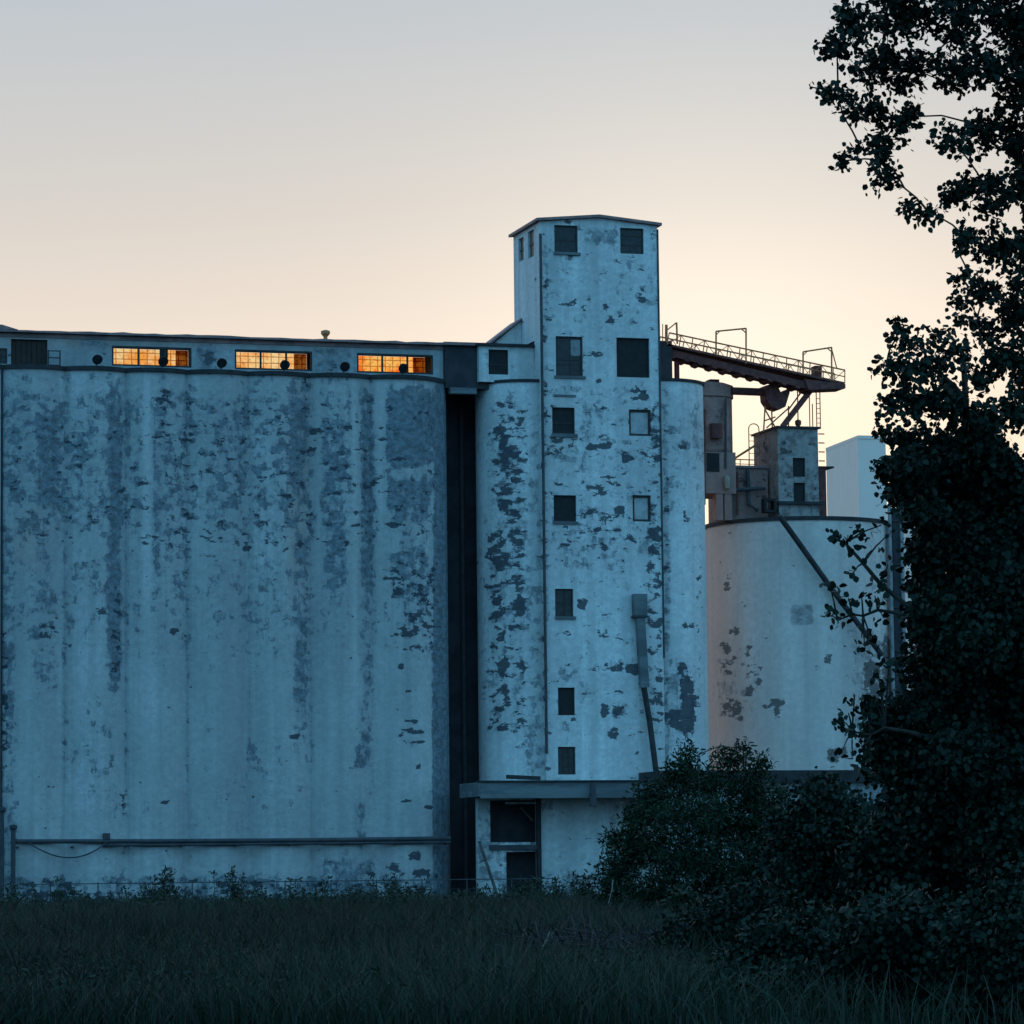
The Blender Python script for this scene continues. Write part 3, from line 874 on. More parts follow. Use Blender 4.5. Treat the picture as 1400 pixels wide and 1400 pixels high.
MB().box(X(668, 1100, YW), b1_ - .02, YW - .22, YW - .003, 3.33, 3.6).build('door_rail', M['pipe'], shed)
MB().bar((X(690, 1097, YW), YW - .1, Z(690, 1098, YW)), (X(733, 1097, YW), YW - .1, Z(733, 1098, YW)), .10, .12).build('header_pipe', M['steel'], shed)
MB().bar((X(712, 1104, YW + .3), YW + .3, Z(712, 1104, YW + .3)), (X(728, 1122, YW + .3), YW + .3, Z(728, 1122, YW + .3)), .1).build('brace', M['wood'], shed)
for px_ in (736.0,):
    x = X(px_, 1170, YW)
    MB().box(x - .12, x + .12, YW - .26, YW - .02, -.4, cz0 + .09).build('door_post', M['rim'], shed)
# front wall of the shed right of the opening
w0, w1 = X(739, 1160, YW), X(940, 1160, YW)
sw_ = MB()
wall(sw_, lambda u, v: (u, YW, v), w0, w1, -.5, cz0 + .09, [], (0, 1, 0), .2, .2)
sw_.build('front_wall', M['tower'], shed, wear={'stain': blobs([(740, 830, 1180, 1245, .4, 10, 20), (795, 800, 1100, 1240, .4, 3, 10)], .22), 'chip': blobs([], .06), 'rust': zero})
MB().tube([(X(810, 1080, YC - .2), YC - .3, cz1 - .1), (X(810, 1098, YC - .2), YC - .3, cz0 - .5)], .16, 10, .22).build('shed_lamp', M['pipe'], shed)
MB().bar((X(693, 1063, YT - .6), YT - .6, Z(693, 1062, YT - .6)), (X(738, 1064, YT - .6), YT - .6, Z(738, 1064, YT - .6)), .35, .22).build('roof_plank', M['rim'], shed)
# leaning plank
pk = MB().bar((X(657, 1150, YW - .6), YW - .3, Z(657, 1150, YW - .3)), (X(684, 1224, YW - 1.5), YW - 1.6, 0.15), .16, .10).build('leaning_plank', M['wood'])
props(pk, 'dark timber plank leaning against the shed wall beside the dark opening', 'plank')

# spout on the tower front
YP = YT - .35
sp = thing('grain_spout', (X(880, 940, YP), YP, Z(880, 940, YP)), 'grey grain chute fixed to the tower front with a dark tail pipe', 'chute')
h = rect(866, 812, 884, 842, YP)
MB().box(h[0], h[1], YP - .2, YT - .01, h[2], h[3]).build('chute_head', M['fascia'], sp, bevel=.03)
MB().box(h[0] - .06, h[1] + .06, YP - .26, YT - .02, h[2] - .10, h[2] - .004).build('collar', M['pipe'], sp)
sb = MB()
a, b = at(875, 845, YP), at(881, 940, YP)
sb.bar(a, b, .5, .38)
sb.build('chute_body', M['fascia'], sp)
MB().tube([at(880, 938, YP), at(888, 985, YP - .1), at(898, 1062, YP - .5)], .17, 12).build('tail_pipe', M['rim'], sp)

# ================================================================== PIPES on the bank
YQ = YB - .75
pz = Z(320, 1150, YQ)
px0, px1 = X(19, 1150, YQ), X(616, 1150, YQ)
pp = thing('pipe_run', ((px0 + px1) / 2, YQ, pz), 'long dark pipe running level across the foot of the silo bank', 'pipe')
MB().tube([(px0, YQ, pz + .08), ((px0 * 2 + px1) / 3, YQ, pz + .03), ((px0 + px1 * 2) / 3, YQ, pz + .02), (px1, YQ, pz + .06)], .13, 10).build('pipe', M['pipe'], pp)
MB().tube([(X(140, 1150, YQ), YQ - .02, pz - .18), (px1, YQ - .02, pz - .16)], .085, 8).build('conduit', M['pipe'], pp)
for i in range(9):
    x = px0 + .2 + (px1 - px0 - .4) * i / 8
    MB().box(x - .05, x + .05, YQ - .2, bank_y(x) - .003, pz - .30, pz - .22).build('bracket', M['frame'], pp)
MB().box(X(141, 1140, YQ), X(150, 1140, YQ), YQ - .15, YQ + .15, pz + .15, pz + .5).build('valve', M['pipe'], pp)
cab = []
for i in range(17):
    t = i / 16
    x = X(38, 1152, YQ) + (X(146, 1150, YQ) - X(38, 1152, YQ)) * t
    cab.append((x, YQ - .18, pz + .02 - 3.6 * t * (1 - t) * .95 * (.9 + .2 * t)))
o = MB().tube(cab, .045, 6).build('hanging_cable', M['pipe'])
props(o, 'thin dark cable sagging in a loop below the pipe at the left', 'cable')
for (px_, pt, lab, r) in ((18, 1132, 'dark upright post at the left end of the pipe run', .13), (3, 1108, 'taller dark post with a round top at the far left edge of the photo', .11)):
    x = X(px_, 1170, YQ - .4)
    zt = Z(px_, pt, YQ - .4)
    t = thing('pipe_post', (x, YQ - .4, 0), lab, 'post')
    MB().tube([(x, YQ - .4, -.3), (x, YQ - .4, zt)], r, 10).build('post', M['pipe'], t)
    MB().lathe((x, YQ - .4), [(r + .02, zt - .1), (r + .09, zt - .02), (r + .09, zt + .14), (.04, zt + .2)], 12).build('post_cap', M['pipe'], t)

# wire fence
YF = 198.0
fz = Z(320, 1206, YF)
fa, fb = X(-400, 1206, YF), X(760, 1206, YF)
fe = thing('wire_fence', ((fa + fb) / 2, YF, 0), 'thin wire fence standing in the weeds before the silo bank', 'fence')
nP = 18
for i in range(nP + 1):
    x = fa + (fb - fa) * i / nP
    MB().tube([(x, YF, -.3), (x, YF, fz + .06)], .035, 6).build('fence_post', M['pipe'], fe)
wr = MB()
wr.tube([(fa, YF, fz), (fb, YF, fz)], .03, 6)
for zz in (.35, .75, 1.15): wr.tube([(fa, YF, zz), (fb, YF, zz)], .012, 4)
wr.build('fence_wire', M['pipe'], fe)

# ================================================================== ROUND TANK
RTk = 5.72
YK = 212.5
tcx = (X(961, 850, YK) + X(1222, 850, YK)) / 2
tkz = Z(1095, 710, YK - RTk)
tank_chip = blobs([(986, 1000, 792, 810, .62, 4, 6), (1003, 1025, 822, 832, .55, 6, 4), (995, 1012, 858, 868, .6, 5, 4), (984, 1000, 878, 895, .65, 5, 6), (1018, 1028, 882, 900, .62, 3, 6), (1000, 1010, 895, 905, .6, 3, 4), (985, 1002, 905, 925, .6, 5, 6), (1020, 1042, 905, 925, .72, 5, 5), (1034, 1044, 928, 936, .75, 3, 3), (1018, 1030, 938, 955, .62, 4, 5),
                   (985, 1015, 950, 985, .55, 8, 10), (1050, 1072, 955, 965, .85, 4, 3), (1056, 1066, 965, 985, .8, 3, 5), (1044, 1052, 960, 972, .6, 3, 4), (1126, 1138, 895, 906, .85, 3, 3), (1142, 1150, 906, 911, .8, 2, 2), (1112, 1120, 912, 918, .8, 2, 2), (1150, 1160, 880, 888, .7, 3, 3), (1130, 1160, 1020, 1040, .72, 6, 6), (1205, 1225, 870, 960, .82, 6, 10), (1180, 1205, 900, 960, .78, 8, 12), (1098, 1110, 800, 812, .3, 4, 4)], .04)
tank_stain = blobs([(970, 1040, 870, 990, .32, 15, 30), (1083, 1112, 828, 855, .85, 1.2, 1.2), (1160, 1225, 850, 1050, .45, 15, 40), (1175, 1225, 705, 860, .2, 20, 40)], .03)
tank_rust_warm = blobs([(955, 1230, 700, 780, .30, 10, 60), (960, 1012, 700, 1020, .62, 22, 40), (960, 1120, 700, 745, .40, 30, 25), (985, 1030, 850, 1000, .6, 12, 30), (1130, 1225, 700, 900, .3, 30, 60)], .28)  # rust zones, with warm bounce light put into the same tint
tank = round_silo('storage_silo', tcx, YK, RTk, -.5, tkz, 'wide round pale silo with a brick-filled square patch and brown stains and a warm tint', 'tank', {'stain': tank_stain, 'chip': tank_chip, 'rust': tank_rust_warm}, .22, 160, .2)
# long spout pipe in front of the tank
a, b = at(1066, 706, YK - RTk - .4), at(1206, 896, YK - RTk - .4)
o = MB().tube([a, a + (b - a) * .5 + Vector((0, 0, -.12)), b], .17, 10).build('spout_pipe', M['rim'])
props(o, 'long dark pipe slanting down across the face of the wide pale silo', 'pipe')
# elevator leg at the tank's right side
YE = 208.5
el = thing('elevator_leg', (X(1229, 900, YE), YE, 0), 'tall twin-tubed elevator leg standing at the right side of the wide silo', 'elevator leg')
ez = Z(1229, 690, YE)
for p in (1219.5, 1236):
    x = X(p, 870, YE)
    MB().tube([(x, YE, -.3), (x, YE, ez)], .13, 10).build('leg_tube', M['steel'], el)
x = X(1227, 870, YE + .2)
MB().box(x - .24, x + .24, YE + .05, YE + .5, -.3, ez - .4).build('leg_casing', M['dark'], el)
for i in range(9):
    z = 2 + (ez - 3) * i / 8
    MB().box(X(1219.5, 870, YE), X(1236, 870, YE), YE - .03, YE + .03, z - .04, z + .04).build('tie', M['frame'], el)

# low dark roof before the tank
YR = 200.0
lr0, lr1 = X(905, 1060, YR), X(1300, 1060, YR)
lz0, lz1 = Z(1090, 1078, YR), Z(1090, 1053, YR)
ls = thing('low_shed', ((lr0 + lr1) / 2, YR, 0), 'low shed with a dark flat roof half hidden behind the bushes', 'shed')
MB().box(lr0, lr1, YR, YR + 5, lz0 + .35, lz1).build('roof', M['rim'], ls)
lw = MB()
wall(lw, lambda u, v: (u, YR + .4, v), lr0 + .3, lr1 - .3, -.5, lz0 + .346, [], (0, 1, 0), .1, .4)
lw.build('wall', M['gallery'], ls, wear={'stain': blobs([], .35), 'chip': blobs([], .2), 'rust': zero})
for i in range(8):
    x = lr0 + 1.5 + i * 1.9
    hh = (x, x + .9, 2.6, 3.8)
    f = MB().box(*hh[:2], YR + .32, YR + .397, *hh[2:]).build('window', M['frame'], ls)
    MB().box(hh[0] + .08, hh[1] - .08, YR + .31, YR + .319, hh[2] + .08, hh[3] - .08).build('pane', M['glass_pale'], f)

# ================================================================== ROOFTOP MACHINERY
# brown tower behind the right round silo
YH = 210.0
bt = thing('brown_bin', (X(985, 600, YH), YH, tkz), 'brown round bin with a slightly wider cap behind the right round silo', 'bin')
h = rect(945, 541, 1001, 618, YH)
bz = MB()
rb = 1.75
bcy = YH + rb
bcx = X(1000.5, 580, bcy) - rb / math.cos(YAW)
bz.lathe((bcx, bcy), [(rb, z_) for z_ in np.linspace(h[2], h[3], 14)], 48)
wB = {'stain': blobs([(960, 1001, 521, 545, .4, 5, 5)], .3), 'chip': blobs([], .16), 'rust': zero}
bz.build('wall', M['brown'], bt, wear=wB, smooth=True)
hc = rect(953, 522, 1001, 541, YH)
MB().lathe((bcx, bcy), [(rb + .09, hc[2] + .003), (rb + .09, hc[3] - .1), (rb - .3, hc[3] + .05)], 48).build('cap', M['brown'], bt)
MB().box(bcx + .2, bcx + .8, YH + 1.0, YH + 1.8, hc[3] + .053, hc[3] + .3).build('cap_hatch', M['rim'], bt)
hl = rect(963, 618.5, 1005, 675, YH)
MB().box(hl[0], hl[1], YH - .15, YH + 3.1, hl[2], hl[3]).build('lower_wall', M['brown'], bt)
hm = rect(965, 620, 982, 645, YH)
MB().box(hm[0], hm[1], YH - .2, YH - .153, hm[2], hm[3]).build('dark_hatch', M['void'], bt)
for p0, p1 in ((979, 988), (990, 1000)):
    hg = rect(p0, 675, p1, 706, YH)
    MB().box(hg[0], hg[1], YH - .1, YH + .6, tkz + .2, hl[2] - .003).build('leg', M['brown'], bt)
hv = rect(989, 650, 998, 668, YH - .3)
MB().lathe(((hv[0] + hv[1]) / 2, YH - .35), [(.16, hv[2]), (.2, hv[2] + .3), (.19, hv[3] - .25), (.12, hv[3])], 12).build('pale_vent', plain('pale_buff_metal', (.36, .30, .24), (.3, .25, .2)), bt)
# low annex
YA = 210.6
an = thing('brown_annex', (X(1020, 680, YA), YA, tkz), 'low brown annex between the brown bin and the small blotched headhouse', 'annex')
h = rect(998, 640, 1050, 706, YA)
ab = MB()
wall(ab, lambda u, v: (u, YA, v), h[0], h[1], tkz + .2, h[3], [], (0, 1, 0), .1, .25)
ab.quad((h[0], YA + 4, tkz + .2), (h[0], YA, tkz + .2), (h[0], YA, h[3]), (h[0], YA + 4, h[3]))
ab.quad((h[1], YA + 4, tkz + .2), (h[0], YA + 4, tkz + .2), (h[0], YA + 4, h[3]), (h[1], YA + 4, h[3]))
ab.build('wall', M['brown'], an, wear={'stain': blobs([], .3), 'chip': blobs([], .2), 'rust': zero})
MB().box(h[0] - .1, h[1], YA - .15, YA + 4.1, h[3] + .003, h[3] + .14).build('roof', M['roof'], an)
hp = rect(985, 667, 1046, 672, YA - .4)
MB().tube([(hp[0], YA - .4, (hp[2] + hp[3]) / 2 - .1), (hp[1], YA - .4, (hp[2] + hp[3]) / 2 + .12)], .11, 8).build('pipe', M['pipe'], an)
hs = rect(1040, 683, 1056, 702, YA - .9)
q = MB()
for (xa, xb, za, zb) in ((hs[0], hs[1], hs[3] - .15, hs[3]), (hs[0], hs[1], hs[2], hs[2] + .15), (hs[0], hs[0] + .15, hs[2] + .15, hs[3] - .15), (hs[1] - .15, hs[1], hs[2] + .15, hs[3] - .15)):
    q.box(xa, xb, YA - 1.6, YA - 1.0, za, zb)
q.build('hatch_frame', M['void'], an)

MB().tube([at(1008, 645, YA - .3), at(1008, 704, YA - .3)], .09, 8).build('pipe', M['rust'], an)
MB().tube([at(1022, 641, YA - .25), at(1024, 690, YA - .25), at(1036, 698, YA - .5)], .12, 8).build('pipe', M['pipe'], an)
q = MB()
for p_ in (1000, 1012, 1024, 1034):
    q.tube([at(p_, 640, YA + .4), at(p_, 627 + (p_ - 1000) * .03, YA + .4)], .03, 5)
q.tube([at(1000, 628, YA + .4), at(1034, 629, YA + .4)], .035, 5)
q.tube([at(1000, 634, YA + .4), at(1034, 635, YA + .4)], .025, 5)
q.build('roof_rail', M['rail'], an)
MB().tube([at(962, 560, YH - .35), at(962, 690, YH - .35)], .13, 8).build('riser_pipe', M['rust'], bt)
MB().tube([at(992, 545, YH - .02), at(992, 640, YH - .2)], .07, 8).build('riser_pipe', M['pipe'], bt)
MB().box(*[f_(970, 984) for f_ in (lambda a, b: X(a, 590, YH), lambda a, b: X(b, 590, YH))], YH - .5, YH - .003, Z(977, 600, YH), Z(977, 580, YH)).build('junction_box', M['rust'], bt)

# small blotched headhouse
YM = 209.2
mh = thing('small_headhouse', (X(1090, 650, YM), YM, tkz), 'small blotched plaster headhouse with two dark windows on the wide silo roof', 'headhouse')
mx0, mx1 = X(1064, 640, YM), X(1119, 640, YM)
mz1 = Z(1092, 586, YM)
w1, w2 = rect(1084, 626, 1101, 652, YM), rect(1085, 660, 1101, 687, YM)
YMB = (lambda d: d.y * (mx0 / d.x))(ray(1031, 640))
mb_ = MB()
wall(mb_, lambda u, v: (u, YM, v), mx0, mx1, tkz + .2, mz1, [w1, w2], (0, 1, 0), .25, .2)
wall(mb_, lambda u, v: (mx0, u, v), YM, YMB, tkz + .2, mz1, [], (1, 0, 0), .1, .3)
mb_.quad((mx1, YM, tkz + .2), (mx1, YMB, tkz + .2), (mx1, YMB, mz1), (mx1, YM, mz1))
mb_.quad((mx1, YMB, tkz + .2), (mx0, YMB, tkz + .2), (mx0, YMB, mz1), (mx1, YMB, mz1))
mb_.build('wall', M['small'], mh, wear={'stain': blobs([(1030, 1064, 585, 705, .5, 4, 10), (1064, 1125, 690, 705, .4, 5, 5)], .42), 'chip': blobs([(1064, 1075, 608, 622, .8, 3, 3), (1043, 1050, 605, 617, .8, 2, 3), (1064, 1085, 640, 690, .36, 6, 10), (1110, 1120, 600, 700, .36, 4, 10)], .2), 'rust': blobs([(1030, 1064, 580, 705, .8, 3, 10)], .2)})  # left wall's warm light put in through the rust tint
for w in (w1, w2): window(mh, w, YM + .1, 'void', (), (), .05)
MB().box(mx0 - .12, mx1 + .12, YM - .15, YMB + .15, mz1 + .003, mz1 + .13).build('roof', M['rim'], mh)
h = rect(1062, 686, 1126, 690, YM)
MB().box(h[0], h[1], YM - .22, YM - .003, h[2], h[3]).build('ledge', M['rim'], mh)
h = rect(1119.5, 640, 1129, 706, YM + .6)
MB().box(mx1 + .004, h[1], YM + .5, YM + 3.6, tkz + .2, h[3]).build('side_wing', M['rust'], mh)
MB().box(mx1 + .004, h[1] + .5, YM + .4, YM + 3.7, h[3] + .003, h[3] + .1).build('wing_roof', M['rim'], mh)
# ladder with hoops left of it
YLd = 211.5
ld = thing('caged_ladder', (X(1030, 630, YLd), YLd, Z(1030, 637, YLd)), 'thin hooped ladder left of the small blotched headhouse', 'ladder')
q = MB()
xa, xb, za, zb = X(1024, 610, YLd), X(1038, 610, YLd), Z(1030, 637, YLd), Z(1030, 586, YLd)
for x in (xa, xb): q.tube([(x, YLd, za), (x, YLd, zb)], .035, 6)
for i in range(6): q.tube([(xa, YLd, za + (zb - za) * i / 6), (xb, YLd, za + (zb - za) * i / 6)], .02, 5)
hoop = [(xa + (xb - xa) * (.5 - .5 * math.cos(t)), YLd, zb + .3 * math.sin(t)) for t in np.linspace(0, math.pi, 9)]
q.tube(hoop, .035, 6)
q.build('ladder_frame', M['rail'], ld)
o = MB().tube([at(1004, 627, YLd - .3), at(1034, 608, YLd - .3)], .07, 8).build('stay_bar', M['rail'])
props(o, 'thin rusty bar slanting up from the annex roof to the headhouse', 'bar')
# mast and ladder on headhouse roof
o = thing('roof_mast', (X(1091, 580, YM + 1), YM + 1, mz1 + .13), 'thin mast with a small box near its foot on the small headhouse roof', 'mast')
x = X(1091, 570, YM + 1)
MB().tube([(x, YM + 1, mz1 + .13), (x, YM + 1, Z(1091, 530, YM + 1))], .04, 6).build('pole', M['rail'], o)
MB().lathe((x, YM + 1), [(.1, mz1 + .25), (.2, mz1 + .4), (.2, mz1 + .6), (.08, mz1 + .68)], 10).build('lamp', M['rust'], o)
o = thing('roof_ladder', (X(1114, 580, YM + 1), YM + 1, mz1 + .13), 'upright ladder at the right corner of the small headhouse under the gantry', 'ladder')
q = MB()
la, lb = X(1107, 570, YM + 1), X(1121, 570, YM + 1)
for p, pt in ((1107, 541), (1111, 552), (1116.5, 535), (1121.5, 536)):
    x = X(p, 570, YM + 1)
    q.tube([(x, YM + 1, mz1 + .135), (x, YM + 1, Z(p, pt, YM + 1))], .035, 6)
for i in range(7):
    z = mz1 + .2 + i * .3
    q.tube([(X(1116.5, 570, YM + 1), YM + 1, z), (X(1121.5, 570, YM + 1), YM + 1, z)], .022, 5)
q.build('ladder_frame', M['rail'], o)
q = MB()
for i in range(4):
    x = mx1 + .1
    z = mz1 - .3 - i * .55
    q.tube([(mx1 + .02, YM - .05, z), (mx1 + .4, YM - .05, z)], .04, 6)
q.build('rung_stubs', M['rust'], mh)

# inclined conveyor gantry
YV = 209.0
gt = thing('conveyor_gantry', (X(1030, 500, YV), YV, Z(1030, 500, YV)), 'rusty inclined conveyor gantry with handrails running right from the tower', 'gantry')
G = lambda px, py, dy=0: at(px, py, YV + dy)
WID = 1.7
la, lb = G(912, 471), G(1155, 524)
off = Vector((0, WID, 0))
dk = MB()
dk.bar((la + lb) / 2 * 0 + la + off / 2, lb + off / 2, WID, .14)
dk.build('deck', M['rust'], gt)
bm_ = MB()
ba, bb = G(912, 480), G(1110, 527.5)
bm_.bar(ba + Vector((0, .3, 0)), bb + Vector((0, .3, 0)), .22, .42)
bm_.bar(ba + Vector((0, 1.4, 0)), bb + Vector((0, 1.4, 0)), .22, .42)
bm_.build('main_beam', M['rust'], gt)
wd = MB()
c = [G(1106, 533), G(1156, 531), G(1156, 525), G(1100, 518)]
wd.add(c + [p + off for p in c], [(0, 1, 2, 3), (7, 6, 5, 4), (0, 4, 5, 1), (1, 5, 6, 2), (2, 6, 7, 3), (3, 7, 4, 0)])
wd.build('head_plate', M['rust'], gt)
for i in range(11):
    t = i / 10
    p = ba + (bb - ba) * (.02 + .96 * t)
    q = MB()
    a = p + Vector((0, .1, -.2)); b = p + Vector((.36, .1, -.24)); c_ = p + Vector((.34, .1, -.40)); d_ = p + Vector((.10, .1, -.32))
    sh = Vector((0, 1.5, 0))
    q.add([a, b, c_, d_, a + sh, b + sh, c_ + sh, d_ + sh], [(3, 2, 1, 0), (4, 5, 6, 7), (0, 1, 5, 4), (1, 2, 6, 5), (2, 3, 7, 6), (3, 0, 4, 7)])
    q.build('roller_bracket', M['rust'], gt)
for dy in (0.0, WID):
    hr = MB()
    ha, hb = G(915, 455), G(1155, 506)
    O = Vector((0, dy, 0))
    hr.tube([ha + O, hb + O], .05, 6)
    hr.tube([(ha + la) / 2 + O, (hb + lb) / 2 + O], .035, 6)
    nseg = 15
    prev = None
    for i in range(nseg + 1):
        t = i / nseg
        top_, bot_ = ha + (hb - ha) * t + O, la + (lb - la) * t + O
        hr.tube([bot_, top_], .035, 5)
        if prev is not None and i % 1 == 0:
            hr.tube([prev, top_] if i % 2 else [pt_, bot_], .022, 4)
        prev, pt_ = bot_, top_
    hr.build('handrail', M['rail'], gt)
for (pa, pya, pb, pyb, fa_, fb_) in ((979, 453, 1020, 449, 486, 497), (1098, 481, 1137, 475, 511, 520)):
    gm = MB()
    gm.tube([G(pa, fa_), G(pa, pya)], .055, 6); gm.tube([G(pb, fb_), G(pb, pyb)], .055, 6)
    gm.tube([G(pa, pya), G(pb, pyb)], .055, 6)
    gm.tube([G(pa, pya + 5), G(pa + 5, pya)], .03, 5); gm.tube([G(pb, pyb + 6), G(pb - 6, pyb + 1)], .04, 5)
    if pa > 1000: gm.tube([G(pb, pyb + 2), G(pb + 7, 503)], .04, 5)
    gm.build('hoist_frame', M['rail'], gt)
sm_ = MB()
sm_.tube([G(911, 468), G(911, 444)], .09, 6); sm_.tube([G(926, 470), G(925, 441)], .06, 6); sm_.tube([G(911, 452), G(925, 441)], .04, 5); sm_.tube([G(906, 468), G(906, 443)], .03, 5)
sm_.build('end_frame', M['rail'], gt)
MB().box(X(1117, 510, YV), X(1126, 510, YV), YV + .3, YV + 1.0, Z(1121, 520, YV), Z(1121, 499, YV)).build('motor', M['rust'], gt)
MB().bar(G(1108, 534, .8), G(1070, 583, .8), .3, .3).build('strut', M['rust'], gt)
stn = rect(905, 466, 919, 520, YV)
MB().box(X(902, 500, YV), stn[1], YV, YV + 2.2, stn[2], stn[3]).build('tail_support', M['dark'], gt)
MB().box(X(924, 510, YV + .5), X(929, 510, YV + .5), YV + .5, YV + .8, Z(926, 521, YV), Z(926, 482, YV)).build('prop', plain('red_painted_steel', (.22, .03, .03), (.14, .025, .025)), gt)
# hanging chute hopper and horizontal duct
du = thing('grain_duct', (X(1030, 536, YH), YH + .6, Z(1030, 536, YH)), 'rusty level duct ending in an elbow hopper below the gantry', 'duct')
MB().tube([at(1000, 534.5, YH + .6), at(1052, 536.5, YH + .6)], .24, 12).build('duct', M['rust'], du)
hp_ = MB()
P_ = [(1047, 527), (1061, 523), (1068, 537), (1079, 531), (1080, 536), (1074, 556), (1066, 560), (1055, 556), (1049, 547)]
fr_ = [at(*p, YH) for p in P_]
n = len(fr_)
hp_.add(fr_ + [p + Vector((0, 1.2, 0)) for p in fr_], [tuple(range(n - 1, -1, -1)), tuple(range(n, 2 * n))] + [(i, (i + 1) % n, n + (i + 1) % n, n + i) for i in range(n)])
hp_.build('elbow_hopper', M['rust'], du)
lt = MB()
for (a, b) in (((1046, 555), (1044, 590)), ((1078, 555), (1078, 588)), ((1046, 560), (1062, 588)), ((1078, 558), (1048, 585)), ((1046, 575), (1060, 570)), ((1078, 560), (1097, 534)), ((1055, 560), (1056, 587))):
    lt.tube([at(*a, YH + .3), at(*b, YH + .3)], .05, 6)
lt.build('trestle', M['rail'], du)

# ================================================================== FAR BUILDINGS
YX = 350.0
cnr = at(1175, 700, YX)
fh = Z(1175, 600, YX)
fbx = thing('far_warehouse', (cnr.x, cnr.y, 0), 'plain pale box-shaped warehouse in the distance behind the wide silo', 'warehouse')
La, Lb = Vector((math.cos(R(86)), math.sin(R(86)), 0)), Vector((math.cos(R(-4)), math.sin(R(-4)), 0))
# lengths chosen so the faces end where they do in the photo
def span(dirv, px):
    lo, hi = .5, 200
    for _ in range(50):
        mid = (lo + hi) / 2
        p = np.array([cnr + dirv * mid]); p[0][2] = 22
        x = proj(p)[0][0]
        if (x < px) == (dirv.x > 0 and px > 1175): lo = mid
        else: hi = mid
    return lo
l1 = span(La, 1135.5)
l2 = span(Lb, 1217.5)
l1, l2 = min(max(l1, 2), 160), min(max(l2, 2), 160)
c0_, c1_, c2_ = cnr.copy(), cnr + La * l1, cnr + Lb * l2
c3_ = c1_ + Lb * l2
pts = [c0_, c2_, c3_, c1_]
q = MB()
q.add([(p.x, p.y, -.5) for p in pts] + [(p.x, p.y, fh) for p in pts], [(0, 1, 5, 4), (1, 2, 6, 5), (2, 3, 7, 6), (3, 0, 4, 7)])
q.build('wall', M['white_metal'], fbx)
cen = (c0_ + c3_) / 2
q = MB()
pe = [cen + (p - cen) * 1.012 for p in pts]
q.add([(p.x, p.y, fh + .005) for p in pe] + [(p.x, p.y, fh + .35) for p in pe], [(0, 1, 5, 4), (1, 2, 6, 5), (2, 3, 7, 6), (3, 0, 4, 7), (4, 5, 6, 7), (3, 2, 1, 0)])
q.build('roof_trim', M['white_metal'], fbx)
YZ = 240.0
ps = thing('far_silo', (X(1245, 800, YZ), YZ, 0), 'pale round silo in the distance glimpsed between leg and tree', 'silo')
xz, zz = X(1248, 800, YZ), Z(1245, 690, YZ)
MB().lathe((xz, YZ), [(1.05, -.5), (1.05, zz), (.2, zz + .5)], 40).build('wall', M['white_metal'], ps)
MB().lathe((xz, YZ), [(1.09, zz - .05), (1.09, zz + .1), (1.0, zz + .12)], 40).build('eaves_ring', M['steel'], ps)

# ================================================================== VEGETATION
LEAF = np.array([(0, 0, 0), (.42, .30, .06), (.36, .72, .02), (0, 1.05, -.04), (-.36, .72, .02), (-.42, .30, .06)], float)
SLIM = np.array([(0, 0, 0), (.16, .35, .03), (.13, .75, 0), (0, 1.05, -.05), (-.13, .75, 0), (-.16, .35, .03)], float)


def leaves(name, P, size, mat, parent, shape=LEAF, droop=.5, tint=None, jitter=.3):
    n = len(P)
    d = rng.normal(size=(n, 3))
    d[:, 2] -= droop
    d /= np.linalg.norm(d, axis=1)[:, None]
    q = rng.normal(size=(n, 3))
    a = np.cross(d, q)
    a /= np.linalg.norm(a, axis=1)[:, None]
    c = np.cross(a, d)
    s = size * (1 + jitter * rng.uniform(-1, 1, n))
    V = P[:, None, :] + (a[:, None, :] * shape[None, :, :1] + d[:, None, :] * shape[None, :, 1:2] + c[:, None, :] * shape[None, :, 2:3]) * s[:, None, None]
    idx = np.arange(n * 6)
    t = rng.uniform(0, 1, n) if tint is None else tint
    return bulk(name, V.reshape(-1, 3), 6, idx, M[mat], parent, np.repeat(t, 6))


def ball(n):
    v = rng.normal(size=(n, 3))
    v /= np.linalg.norm(v, axis=1)[:, None]
    return v * (rng.uniform(0, 1, n) ** (1 / 2.4))[:, None]


